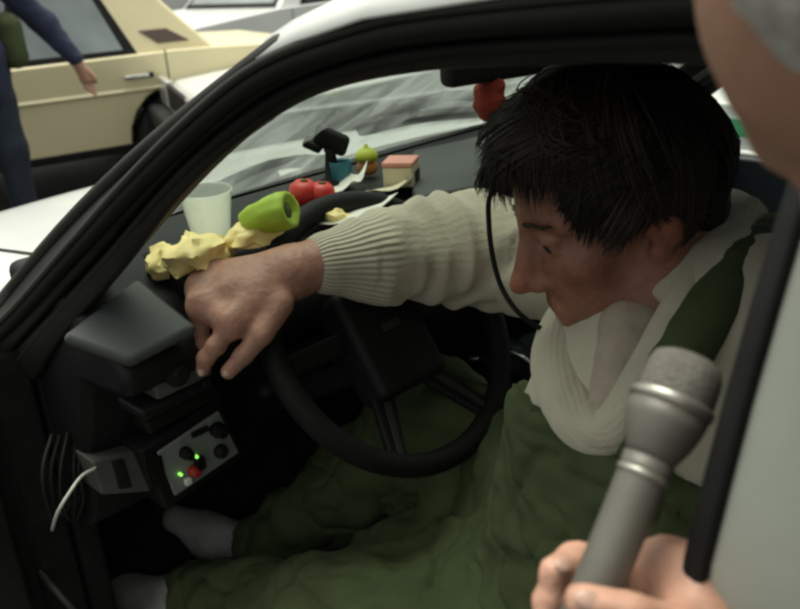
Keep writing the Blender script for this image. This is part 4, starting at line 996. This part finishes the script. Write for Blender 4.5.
def hair_ribbons(R, t, sc, n, crown, limit, m, name, parent, lift=0.012, rad=(0.106, 0.085, 0.098), cen=(-0.012, 0, 0.040), wid=0.0022, seed=1, step=0.017, grav=0.35, m2=None):
    g_ = np.random.default_rng(seed); cen = np.array(cen); rad = np.array(rad); crown = np.array(crown, float)
    down = R.T @ np.array((0, 0, -1.0))
    V, Fc = [], []
    cnt = 0; tries = 0
    nc = 170; cl_c = g_.normal(size=(nc, 3)); cl_c /= np.linalg.norm(cl_c, axis=1)[:, None]; cl_j = g_.normal(size=(nc, 3))*0.30; cl_q = g_.normal(size=(nc, 3))*0.11; cl_l = g_.uniform(0.2, 1.0, nc); cl_e = g_.normal(size=nc)*0.013; MI = []
    while cnt < n and tries < n*6:
        tries += 1
        d = g_.normal(size=3); d /= np.linalg.norm(d)
        if d[2] < -0.35: continue
        p = cen+d*rad*(1+g_.uniform(0, 0.03))
        if limit(p, True): continue
        ic = int(np.argmax(cl_c@d)); lf = lift*cl_l[ic]*g_.uniform(0.6, 1.05); eo = cl_e[ic]+g_.normal()*0.006
        pts = [p.copy()]; jit = cl_j[ic]+g_.normal(size=3)*0.07
        L_ = g_.uniform(0.8, 1.15); curl = cl_q[ic]+g_.normal(size=3)*0.02
        mx = int(g_.integers(5, 9))
        for k in range(mx):
            nrm = (p-cen)/rad**2; nrm /= np.linalg.norm(nrm)
            fl = p-crown; fl = fl-nrm*(fl@nrm); fl /= np.linalg.norm(fl)+1e-6
            v = fl+jit+curl*k+down*grav*(k/mx+0.3)
            v = v-nrm*(v@nrm)*(0.75 if k < mx-1 else 0.3); v /= np.linalg.norm(v)+1e-6
            p = p+v*step*L_
            e = np.linalg.norm((p-cen)/rad); tgt = 1+lf/0.09*min(1, (k+1)/2.5)
            if e < tgt: p = cen+(p-cen)*tgt/e
            if e > 1.32: p = cen+(p-cen)*1.32/e
            pts.append(p.copy())
            if limit(p, False, eo): break
        if len(pts) < 3: continue
        b0 = len(V); w0 = wid*g_.uniform(0.6, 1.3)
        for k, q_ in enumerate(pts):
            nrm = (q_-cen)/rad**2; nrm /= np.linalg.norm(nrm)
            tg = pts[min(k+1, len(pts)-1)]-pts[max(k-1, 0)]
            sd_ = np.cross(nrm, tg); sd_ /= np.linalg.norm(sd_)+1e-9
            ww = w0*(1-0.85*(k/(len(pts)-1))**2)
            V.append(R @ ((q_+sd_*ww+nrm*0.0004)*sc)+t); V.append(R @ ((q_+nrm*0.0012*(k < len(pts)-1))*sc)+t); V.append(R @ ((q_-sd_*ww)*sc)+t)
        for k in range(len(pts)-1):
            a_ = b0+3*k; Fc.append((a_, a_+1, a_+4, a_+3)); Fc.append((a_+1, a_+2, a_+5, a_+4)); MI += [1 if ic % 2 == 0 and m2 else 0]*2
        cnt += 1
    me = bpy.data.meshes.new(name); me.from_pydata([tuple(v) for v in V], [], Fc); me.update()
    o = link(name, me, m, parent, smooth=True)
    if m2: me.materials.append(MATS[m2]); me.polygons.foreach_set('material_index', MI)
    return o

# ------------------------------------------------------------------ the driver
man = root('person', 'dark-haired man in cream jumper and green dungarees reaching across the steering wheel', 'person', (0.06, 0.40, 0.52))
def head_pose(th, tw, ph):
    th, tw, ph = map(math.radians, (th, tw, ph))
    f_ = -rt*math.cos(th)-up*math.sin(th); z_ = up*math.cos(th)-rt*math.sin(th)
    f_ = f_*math.cos(tw)-fw*math.sin(tw); y_ = np.cross(z_, f_)
    z_ = z_*math.cos(ph)+y_*math.sin(ph); return np.stack([f_, np.cross(z_, f_), z_], 1)
HR = head_pose(25, -5, 22); HT = at(622, 196, 0.885); HS = 1.03
RS, RE, RW = at(655, 305, 1.07), at(478, 246, 1.19), at(318, 264, 1.055)
LS, LE, LW = at(752, 330, 0.84), at(800, 540, 0.86), at(800, 720, 0.90)
NB = at(700, 330, 0.93); CH = at(672, 430, 0.95); WA = at(655, 560, 0.98); PV = np.array((0.08, 0.38, 0.56))
body = Sdf(0.0032)
hp = head_sdf(body, HR, HT, HS, 1.16)
body.cap(hp((-0.030, 0, -0.05)), NB, 0.058, 0.066, 0.03)
body.cap(NB, CH, 0.075, 0.11, 0.05).cap(LS, RS, 0.06, 0.06, 0.05).cap(CH, WA, 0.115, 0.115, 0.05).cap(WA, PV, 0.115, 0.12, 0.05)
body.cap(RS, RE, 0.045, 0.038, 0.03).cap(RE, RW, 0.038, 0.028, 0.02).cap(LS, LE, 0.045, 0.038, 0.03)
W1 = at(292, 272, 1.045)
body.cap(RW, W1, 0.029, 0.026, 0.015)
KN = [at(216, 322, 1.000), at(203, 306, 1.015), at(202, 288, 1.035), at(212, 274, 1.055)]
FN = [[at(205, 345, 0.995), at(203, 360, 1.005), at(208, 372, 1.015)],
      [at(200, 326, 1.022), at(205, 342, 1.034), at(211, 350, 1.045)],
      [at(197, 308, 1.045), at(203, 326, 1.055), at(211, 338, 1.06)],
      [at(200, 296, 1.065), at(206, 318, 1.075), at(214, 330, 1.08)]]
KN[0] = at(232, 324, 0.998)
FN[0] = [at(216, 346, 0.995), at(206, 358, 1.0), at(203, 370, 1.008)]
THB = [at(280, 304, 1.015), at(262, 334, 1.0), at(243, 356, 1.0), at(228, 372, 1.005)]
hand_sdf(body, W1, KN, FN, THB, rw=0.040, palm_r=0.0195, dors=(-fw*0.75+up*0.55-rt*0.35)/np.linalg.norm(-fw*0.75+up*0.55-rt*0.35))
body.ell(at(250, 296, 1.035), (0.040, 0.030, 0.028), 0.02, R=np.stack([rt, fw, up], 1))
bo = body.build('body', 'skin', man, disp=lambda V: 0.0006*fbm(V*120, 2))
for tp_, pv_ in ((THB[3], THB[2]), (FN[0][2], FN[0][1])):
    dr_ = (tp_-pv_)/np.linalg.norm(tp_-pv_); nn_ = -fw-dr_*(-fw@dr_); nn_ /= np.linalg.norm(nn_)
    Sdf(0.0012).ell(tp_+nn_*0.0068-dr_*0.001, (0.0062, 0.0045, 0.0022), R=np.stack([dr_, np.cross(nn_, dr_), nn_], 1)).build('fingernail', 'nail', man)
# darker face against paler hands
mf = MATS['skin_face']; bo.data.materials.append(mf)
co = np.zeros(len(bo.data.vertices)*3, np.float32); bo.data.vertices.foreach_get('co', co); co = co.reshape(-1, 3)
vh = np.linalg.norm(co-HT, axis=1) < 0.24
mi = np.zeros(len(bo.data.polygons), np.int32); lv = np.zeros(len(bo.data.loops), np.int32); bo.data.loops.foreach_get('vertex_index', lv)
mi[vh[lv.reshape(-1, 4)].all(1)] = 1; bo.data.polygons.foreach_set('material_index', mi)
skin_tones(bo, hp, 1.16)
# eyes and brows
for g_ in (-1, 1):
    e_ = MB().lathe([(0.0001, 0.0138), (0.0055, 0.0128), (0.009, 0.0100)], hp((0.079, 0.032*g_, -0.0005)), HR @ np.array((0.92, 0.12*g_, -0.30)), 16, cap=False).build('eye', 'glass_dark', man, smooth=True)
    br = MB()
    for q_ in np.linspace(0, 1, 26):
        b0_ = np.array((0.0985-0.018*q_**2, (0.012+0.040*q_)*g_, 0.0195+0.005*math.sin(q_*2.6)+rng.normal()*0.0012))
        br.tube([hp(b0_), hp(b0_+np.array((0.002, 0.004*g_, 0.002))), hp(b0_+np.array((-0.001, 0.010*g_, 0.0015)))], [0.0011, 0.0010, 0.0003], 5)
    br.build('eyebrow', 'hair_brown', man, smooth=True)['kind'] = 'stuff'
# hair: thick cap with loose locks over it
hs_ = Sdf(0.004).frame(HR, HT, HS)
hs_.ell((0.000, 0, 0.043), (0.093, 0.081, 0.086), 0.03)
hs_.ell((-0.050, 0, -0.010), (0.046, 0.066, 0.072), 0.03)
hs_.ell((0.040, 0, 0.094), (0.050, 0.062, 0.028), 0.03)
for g_ in (-1, 1): hs_.ell((0.012, 0.072*g_, 0.046), (0.036, 0.015, 0.034), 0.02)
hs_.world()
hcap = hs_.build('hair', 'hair_black', man, disp=lambda V: 0.005*fbm(((V-HT) @ HR)*np.array((34, 34, 12.0)), 3))
def hair_limit(p, root_, e=0.0):
    x, y, z = p; z = z+e
    if x > 0.060 and z < (0.084 if not root_ else 0.094): return True
    if x > 0.038 and z < (0.070 if abs(y) < 0.06 else 0.046): return True
    if x > 0.018 and z < 0.012: return True
    if -0.030 < x <= 0.018 and z < (0.03 if root_ else 0.020): return True
    return z < (0.0 if root_ else -0.090)
hair_ribbons(HR, HT, HS, 11000, (-0.050, 0.015, 0.130), hair_limit, 'hair_black', 'hair_locks', man, lift=0.018, rad=(0.095, 0.083, 0.089), cen=(0.004, 0, 0.044), wid=0.0016, seed=5, step=0.020, grav=0.2, m2='hair_brown')

# cream ribbed jumper with a rolled shawl collar
sw_ = Sdf(0.0042)
MS = (LS+RS)/2
sw_.cap(LS, MS, 0.078, 0.095, 0.05).cap(MS, RS, 0.095, 0.078, 0.05).cap(MS, CH, 0.12, 0.150, 0.06).cap(CH, WA, 0.150, 0.125, 0.06)
sw_.cap(RS, RE, 0.078, 0.068, 0.04).cap(RE, RW+(RE-RW)*0.35, 0.068, 0.058, 0.03).cap(RW+(RE-RW)*0.35, RW+(RE-RW)*0.06, 0.056, 0.039, 0.02)
sw_.cap(LS, LE, 0.078, 0.062, 0.04).cap(LE, LW, 0.062, 0.04, 0.03)
sw_.cap(hp((-0.04, 0, -0.075)), hp((0.05, 0, -0.2)), 0.062, 0.052, 0.012, sub=True)       # neck opening
sw_.cap(at(640, 330, 0.84), at(616, 405, 0.79), 0.034, 0.020, 0.012, sub=True)
def sw_disp(V):
    V = np.asarray(V); d = 0.005*fbm(V*np.array((13, 13, 9.0)), 3)
    t1, r1 = segparam(V, RE, RW); t0, r0 = segparam(V, RS, RE)
    near1 = (r1 < 0.10) & (t1 > -0.2) & (t1 < 0.86); near0 = (r0 < 0.12) & (t0 > 0.1)
    n_ = fbm(V*9, 2)
    s1 = np.sign(np.sin(t1*20+n_*11))*np.abs(np.sin(t1*20+n_*11))**0.7*0.0055*np.exp(-((t1-0.30)/0.30)**2)-0.011*np.abs(fbm(V*np.array((16, 16, 7.0))+5, 2))+0.002*np.exp(-((t1-0.25)/0.42)**2); s0 = np.sin(t0*12+n_*8+1)*0.0045-0.011*np.abs(fbm(V*np.array((16, 16, 7.0))+5, 2))+0.002
    for tc_, w_, a_ in ((0.08, 0.05, 0.006), (0.24, 0.045, 0.0075), (0.40, 0.04, 0.006), (0.53, 0.035, 0.004)):
        s1 = s1+a_*np.exp(-((t1-tc_-n_*0.10)/w_)**2)
    d = d+np.where(near1, s1, np.where(near0, s0, 0))
    return np.where((r1 < 0.08) & (t1 > 0.78), d*0.15, d)
me = sw_.mesh('jumper', sw_disp)
V = sw_.V
ax = (RW-RE)/np.linalg.norm(RW-RE); e1 = np.cross(ax, up); e1 /= np.linalg.norm(e1); e2 = np.cross(ax, e1)
dv = V-RE; th_ = np.arctan2(dv@e2, -(dv@e1)*np.sign(e1@fw)); t1, r1 = segparam(V, RE, RW)
fattr(me, 'rib', th_*0.04/0.0062)
mk = np.clip((t1-0.62)/0.1, 0, 1)*(r1 < 0.085)+0.10*((t1 <= 0.62) & (t1 > -0.1) & (r1 < 0.1))
fattr(me, 'ribmask', mk)
link('jumper', me, 'knit', man)
# rolled shawl collar, a broad flat band round the neck
COLL = [(744, 214, 0.915, .026), (728, 248, 0.850, .028), (705, 290, 0.815, .029), (680, 335, 0.800, .029), (650, 385, 0.795, .027), (612, 430, 0.805, .022), (584, 424, 0.835, .026), (568, 392, 0.872, .031), (562, 352, 0.915, .032), (576, 312, 0.97, .028), (620, 270, 0.99, .026), (680, 225, 1.01, .026), (726, 206, 0.97, .026), (744, 214, 0.915, .026)]
cp = np.array(catmull([np.r_[at(a, b, d), w__] for a, b, d, w__ in COLL], 8)); cen_ = at(655, 300, 0.93)
secs = []; ribv = []
for i in range(len(cp)):
    t_ = cp[(i+1) % (len(cp)-1)][:3]-cp[i-1 if i else len(cp)-2][:3]; t_ /= np.linalg.norm(t_)
    n_ = -fw*0.75+up*0.45+(cp[i][:3]-cen_)*2.2; n_ = n_-t_*(n_@t_); n_ /= np.linalg.norm(n_); b__ = np.cross(t_, n_)
    q_ = []
    for k in range(40):
        a_ = 2*math.pi*k/40; cx_, sx_ = math.cos(a_), math.sin(a_)
        q_.append(cp[i][:3]+b__*cp[i][3]*cx_+n_*(0.0125*sx_+0.006*(1-cx_**2)+0.0045*float(fbm(np.array([[i*0.23, cx_*1.6, sx_]]), 2)[0]))); ribv.append(cx_*cp[i][3]/0.0065)
    secs.append(q_)
me = MB().loft(secs, cap=False).mesh('collar'); fattr(me, 'rib', ribv); fattr(me, 'ribmask', [0.13]*len(ribv))
link('collar', me, 'knit', man, smooth=True)
# shirt under the collar
sh_ = Sdf(0.005); sh_.cap(at(636, 335, 0.875), at(616, 405, 0.835), 0.040, 0.026, 0.02); sh_.cap(at(690, 320, 0.93), at(640, 400, 0.87), 0.05, 0.04, 0.03)
sh_.build('shirt', 'shirt', man, disp=lambda V: 0.003*fbm(V*40, 2))

# green dungarees
du = Sdf(0.005)
LH, LK, LA = np.array((0.05, 0.27, 0.57)), np.array((-0.34, 0.215, 0.535)), np.array((-0.745, 0.20, 0.365))
RH, RK, RA = np.array((0.03, 0.45, 0.60)), np.array((-0.46, 0.52, 0.66)), np.array((-0.715, 0.355, 0.395))
du.cap(at(655, 440, 0.945), WA, 0.166, 0.172, 0.05).cap(WA, PV, 0.172, 0.17, 0.05)
du.cap(PV, LH, 0.14, 0.125, 0.05).cap(LH, LK, 0.128, 0.096, 0.05).cap(LK, LA, 0.094, 0.064, 0.03)
du.cap(np.array((-0.02, 0.36, 0.62)), np.array((-0.40, 0.37, 0.50)), 0.13, 0.088, 0.06)
du.cap(PV, RH, 0.14, 0.125, 0.05).cap(RH, RK, 0.125, 0.095, 0.05).cap(RK, RA, 0.094, 0.066, 0.03)
nb = (CH-WA); nb /= np.linalg.norm(nb); nb = rt*0.30+up*0.92-fw*0.12; nb /= np.linalg.norm(nb)
top_pt = at(600, 442, 0.82)
du.cut(nb, nb@top_pt)
def du_disp(V):
    V = np.asarray(V); n_ = fbm(V*7, 2)
    d = 0.012*fbm(V*np.array((14, 14, 14.0)), 3)-0.022*np.abs(fbm(V*np.array((7, 13, 13.0))+3, 2))+0.003
    d = d-0.010*np.abs(fbm(V*np.array((17, 24, 24.0))+9, 2))+0.002-0.009*np.exp(-np.abs(fbm(V*np.array((6, 9, 9.0))+21, 2))/0.035)-0.006*np.exp(-np.abs(fbm(V*np.array((12, 7, 14.0))+33, 2))/0.03)
    for a_, b__ in ((LK, LA), (RK, RA), (LH, LK), (RH, RK)):
        t_, r_ = segparam(V, a_, b__); d = d+np.where(r_ < 0.13, 0.006*np.sin(t_*16+n_*7)*np.clip(1-np.abs(t_-0.5)*0.6, 0, 1), 0)
    return d
dng = du.build('dungarees', 'olive', man, disp=du_disp)
st_ = Sdf(0.004)
stp = catmull([at(830, 260, 1.05), at(785, 232, 0.915), at(752, 256, 0.828), at(722, 296, 0.790), at(697, 332, 0.782), at(674, 370, 0.785), at(655, 410, 0.79), at(642, 450, 0.80)], 4)
for i in range(len(stp)-1):
    f_ = i/(len(stp)-1); st_.cap(stp[i], stp[i+1], 0.019+0.004*f_, 0.019+0.004*f_, 0.01)
st_.build('shoulder_strap', 'olive', man, disp=lambda V: 0.003*fbm(V*40, 2))
# grey socks
for A_, toe in ((LA, np.array((-0.925, 0.105, 0.375))), (RA, np.array((-0.875, 0.275, 0.430)))):
    so_ = Sdf(0.004); he = A_+np.array((-0.035, 0, -0.045)); ball = he+(toe-he)*0.62
    so_.cap(A_+np.array((0.06, 0.01, 0.005)), A_, 0.045, 0.042, 0.02).cap(A_, he, 0.042, 0.036, 0.02).cap(A_, ball, 0.040, 0.032, 0.03).cap(he, ball, 0.034, 0.030, 0.03).cap(ball, toe, 0.034, 0.024, 0.02)
    so_.build('sock', 'sock_grey', man, disp=lambda V: 0.003*fbm(V*34, 2))

# ------------------------------------------------------------------ the interviewer and his microphone
itv = root('person', 'grey-haired interviewer leaning in beside the door pillar, holding the microphone', 'person', (0.95, -0.42, 0.0))
ch_, sh2 = math.cos(math.radians(38)), math.sin(math.radians(38))
IZ = up*ch_-rt*sh2; IF = fw*0.97-rt*0.10-up*0.10; IF -= IZ*(IF@IZ); IF /= np.linalg.norm(IF); IY = np.cross(IZ, IF)
IR = np.stack([IF, IY, IZ], 1); IT = at(1070, 34, 0.262)
ib = Sdf(0.0045)
ip = head_sdf(ib, IR, IT, 1.0, jowl=1)
INB = ip((-0.04, 0, -0.19)); ib.cap(ip((-0.02, 0, -0.05)), INB, 0.060, 0.066, 0.03)
# forearm and hand round the microphone
mic0, mic1 = at(573, 648, 0.415), at(691, 356, 0.44); ma_ = (mic1-mic0)/np.linalg.norm(mic1-mic0)
def mt(u): return mic0+(mic1-mic0)*u
IW = at(745, 702, 0.422)
IEl = at(1080, 972, 0.442)
KNI = [at(668, 568, 0.447), at(672, 602, 0.452), at(676, 634, 0.452), at(680, 662, 0.452)]
FNI = [[at(625, 560, 0.467), at(575, 562, 0.457), at(552, 572, 0.437)],
       [at(625, 597, 0.470), at(572, 592, 0.457), at(546, 602, 0.435)],
       [at(622, 630, 0.470), at(566, 624, 0.457), at(540, 632, 0.432)],
       [at(618, 662, 0.470), at(562, 654, 0.457), at(536, 662, 0.432)]]
THI = [at(712, 652, 0.417), at(676, 634, 0.397), at(630, 618, 0.388), at(583, 602, 0.390)]
hand_sdf(ib, IW, KNI, FNI, THI, rw=0.036, palm_r=0.0165)
ib.ell(at(702, 622, 0.427), (0.022, 0.018, 0.034), 0.02, R=np.stack([rt, fw, up], 1))
ib.cap(IW, IEl, 0.029, 0.040, 0.02).cap(IEl, np.array((0.62, -0.20, 1.20)), 0.04, 0.05, 0.03).cap(np.array((0.62, -0.20, 1.20)), INB, 0.05, 0.06, 0.03)
ish_l, ish_r = np.array((0.62, -0.20, 1.20)), np.array((0.78, -0.60, 1.22))
ibo = ib.build('body', 'skin_tan', itv, disp=lambda V: 0.0008*fbm(V*110, 2))
for tp_, pv_ in ((THI[3], THI[2]), (FNI[0][2], FNI[0][1])):
    dr_ = (tp_-pv_)/np.linalg.norm(tp_-pv_); nn_ = (-fw+up*0.5)-dr_*((-fw+up*0.5)@dr_); nn_ /= np.linalg.norm(nn_)
    Sdf(0.001).ell(tp_+nn_*0.0068-dr_*0.001, (0.0066, 0.0048, 0.0024), R=np.stack([dr_, np.cross(nn_, dr_), nn_], 1)).build('fingernail', 'nail', itv)
ibo.data.materials.append(MATS['skin_pale'])
co = np.zeros(len(ibo.data.vertices)*3, np.float32); ibo.data.vertices.foreach_get('co', co); co = co.reshape(-1, 3)
vh = np.linalg.norm(co-at(640, 600, 0.41), axis=1) < 0.2
mi = np.zeros(len(ibo.data.polygons), np.int32); lv = np.zeros(len(ibo.data.loops), np.int32); ibo.data.loops.foreach_get('vertex_index', lv)
mi[vh[lv.reshape(-1, 4)].all(1)] = 1; ibo.data.polygons.foreach_set('material_index', mi)
ih = Sdf(0.005).frame(IR, IT, 1.0)
ih.ell((-0.028, 0, 0.050), (0.094, 0.081, 0.092), 0.02); ih.ell((-0.06, 0, -0.01), (0.050, 0.070, 0.06), 0.02); ih.world()
ih.build('hair', 'hair_grey', itv, disp=lambda V: 0.004*fbm(V*60, 3))
ict = Sdf(0.012)
imid = INB*0.35+(ish_l+ish_r)/2*0.65; ipv = np.array((0.98, -0.46, 0.92))
ict.cap(ish_l, imid, 0.085, 0.10, 0.06).cap(imid, ish_r, 0.10, 0.085, 0.06).cap(imid, ipv, 0.15, 0.17, 0.08).cap(INB*0.5+imid*0.5, imid, 0.075, 0.11, 0.05)
ict.cap(ish_l, IEl+np.array((0.02, 0, -0.02)), 0.07, 0.056, 0.04).cap(IEl, IW+(IEl-IW)*0.30, 0.056, 0.042, 0.03)
ict.cap(ish_r, np.array((0.92, -0.70, 0.98)), 0.07, 0.06, 0.04).cap(np.array((0.92, -0.70, 0.98)), np.array((0.86, -0.62, 0.75)), 0.056, 0.045, 0.03)
ict.build('coat', 'coat_dark', itv, disp=lambda V: 0.012*fbm(V*10, 3))
itr = Sdf(0.014)
for yy in (-0.56, -0.34):
    itr.cap(ipv, np.array((0.98, yy, 0.85)), 0.15, 0.11, 0.06).cap(np.array((0.98, yy, 0.85)), np.array((0.95, yy, 0.45)), 0.10, 0.075, 0.04).cap(np.array((0.95, yy, 0.45)), np.array((0.99, yy, 0.09)), 0.075, 0.06, 0.03)
itr.build('trousers', 'navy_trousers', itv, disp=lambda V: 0.010*fbm(V*12, 3))
for yy in (-0.56, -0.34):
    Sdf(0.01).cap((1.0, yy, 0.055), (0.84, yy, 0.045), 0.050, 0.042, 0.02).cap((1.0, yy, 0.06), (1.0, yy, 0.10), 0.05, 0.05, 0.02).build('shoe', 'black_rubber', itv)
Sdf(0.008).cap((0.86, -0.62, 0.75), (0.85, -0.61, 0.67), 0.032, 0.036, 0.02).cap((0.85, -0.61, 0.68), (0.83, -0.60, 0.60), 0.02, 0.012, 0.02).cap((0.85, -0.62, 0.68), (0.82, -0.56, 0.64), 0.012, 0.009, 0.01).build('free_hand', 'skin_tan', itv)

ml = np.linalg.norm(mic1-mic0)
mic = root('microphone', 'grey handheld microphone with a round ringed head held before the pillar', 'microphone', tuple(mt(0.4)))
hd0 = ml-0.050
MB().lathe([(0.0105, -0.03), (0.0118, -0.028), (0.0120, ml*0.30), (0.0125, hd0-0.012), (0.0128, hd0-0.006)], mic0, ma_, 36).build('handle', 'mic_grey', mic, smooth=True)
MB().lathe([(0.0130, hd0-0.016), (0.0134, hd0-0.0155), (0.0134, hd0-0.0135), (0.0130, hd0-0.013)], mic0, ma_, 36).build('handle_band', 'mic_ring', mic, smooth=True)
MB().lathe([(0.0113, hd0-0.007), (0.0135, hd0-0.003), (0.0166, hd0+0.004), (0.0191, hd0+0.013), (0.0200, hd0+0.0215)], mic0, ma_, 40).build('head_cup', 'mic_grey', mic, smooth=True)
MB().lathe([(0.0196, hd0+0.0205), (0.0209, hd0+0.0215), (0.0212, hd0+0.0235), (0.0209, hd0+0.0255), (0.0194, hd0+0.0265)], mic0, ma_, 40).build('head_ring', 'mic_ring', mic, smooth=True)
MB().lathe([(0.0194, hd0+0.0255), (0.0196, hd0+0.032), (0.0191, hd0+0.040), (0.0169, hd0+0.0465), (0.0126, hd0+0.0490), (0.0054, hd0+0.0502), (0.0002, hd0+0.0505)], mic0, ma_, 40, cap=False).build('grille', 'mic_mesh', mic, smooth=True)

# ------------------------------------------------------------------ bystander beside the yellow saloon
BX = -4.30
def bp_(px, py): return at(px, py, X=BX)
byd = root('person', 'bystander in a navy jacket standing beside the yellow saloon', 'person', (BX, float(bp_(-32, 60)[1]), 0.0))
yb0 = float(bp_(-32, 60)[1])
P3 = lambda dx, dy, z: np.array((BX+dx, yb0+dy, z))
bj = Sdf(0.009)
bj.cap(P3(0, -0.17, 1.36), P3(0, 0.17, 1.36), 0.075, 0.075, 0.05).cap(P3(0, 0, 1.34), P3(0, 0, 0.98), 0.155, 0.165, 0.06).cap(P3(0, 0, 0.98), P3(0, 0, 0.84), 0.165, 0.165, 0.05)
wr = bp_(64, 58)+np.array((0.12, 0, 0)); el = bp_(42, 24)+np.array((0.03, 0, 0))
bj.cap(P3(0, 0.20, 1.35), el, 0.072, 0.062, 0.04).cap(el, wr, 0.062, 0.045, 0.03)
bj.cap(P3(0, -0.18, 1.34), P3(0.02, -0.26, 1.08), 0.072, 0.06, 0.04).cap(P3(0.02, -0.26, 1.08), P3(0.12, -0.22, 0.86), 0.06, 0.045, 0.03)
bj.build('jacket', 'navy', byd, disp=lambda V: 0.014*fbm(V*10, 3))
bb = Sdf(0.006)
BR = np.array([[math.cos(-0.3), -math.sin(-0.3), 0], [math.sin(-0.3), math.cos(-0.3), 0], [0, 0, 1.0]])
bpx = head_sdf(bb, BR, P3(0.02, 0, 1.62), 1.0); bb.cap(P3(0.0, 0, 1.36), P3(0.0, 0, 1.55), 0.062, 0.056, 0.03)
h0 = bp_(70, 68)+np.array((0.14, 0, 0)); h1 = bp_(73, 80)+np.array((0.16, 0, 0))
sdv = rt*0.016
kn_ = [h0+(h1-h0)*0.9+sdv*k for k in (1.2, 0.4, -0.4, -1.2)]
dn = (h1-h0)/np.linalg.norm(h1-h0)
fn_ = [[kn_[i]+dn*0.035*a_, kn_[i]+dn*0.062*a_-fw*0.006, kn_[i]+dn*0.080*a_-fw*0.014] for i, a_ in enumerate((1.15, 0.85, 0.7, 0.6))]
hand_sdf(bb, wr+(h0-wr)*0.3, kn_, fn_, [h0+sdv*1.2, h0+sdv*2.4+dn*0.03, h0+sdv*2.8+dn*0.05, h0+sdv*2.8+dn*0.07], rw=0.036)
bb.cap(P3(0, 0, 1.36), P3(0, 0.16, 1.34), 0.05, 0.05, 0.02).cap(P3(0, 0.16, 1.34), el, 0.045, 0.038, 0.02).cap(el, wr, 0.035, 0.028, 0.02).cap(wr, h0, 0.027, 0.022, 0.01)
bb.build('body', 'skin_tan', byd)
Sdf(0.008).frame(BR, P3(0.02, 0, 1.62)).ell((-0.025, 0, 0.045), (0.10, 0.085, 0.095), 0.02).build('hair', 'hair_black', byd, disp=lambda V: 0.006*fbm(V*50, 2))
bl = Sdf(0.012)
for g_ in (-1, 1):
    bl.cap(P3(0, 0.08*g_, 0.90), P3(0.02, 0.10*g_, 0.50), 0.105, 0.078, 0.04).cap(P3(0.02, 0.10*g_, 0.50), P3(0.0, 0.11*g_, 0.09), 0.078, 0.06, 0.03)
bl.build('trousers', 'navy_trousers', byd, disp=lambda V: 0.012*fbm(V*11, 3))
sb_ = Sdf(0.010); sb_.cap(P3(0.06, 0.20, 1.10), P3(0.06, 0.21, 0.96), 0.070, 0.065, 0.03); sb_.build('shirt_tail', 'olive', byd, disp=lambda V: 0.008*fbm(V*16, 2))
for g_ in (-1, 1):
    Sdf(0.01).cap(P3(-0.03, 0.11*g_, 0.05), P3(0.15, 0.12*g_, 0.042), 0.048, 0.040, 0.02).cap(P3(-0.02, 0.11*g_, 0.06), P3(0, 0.11*g_, 0.12), 0.05, 0.05, 0.02).build('shoe', 'black_rubber', byd)
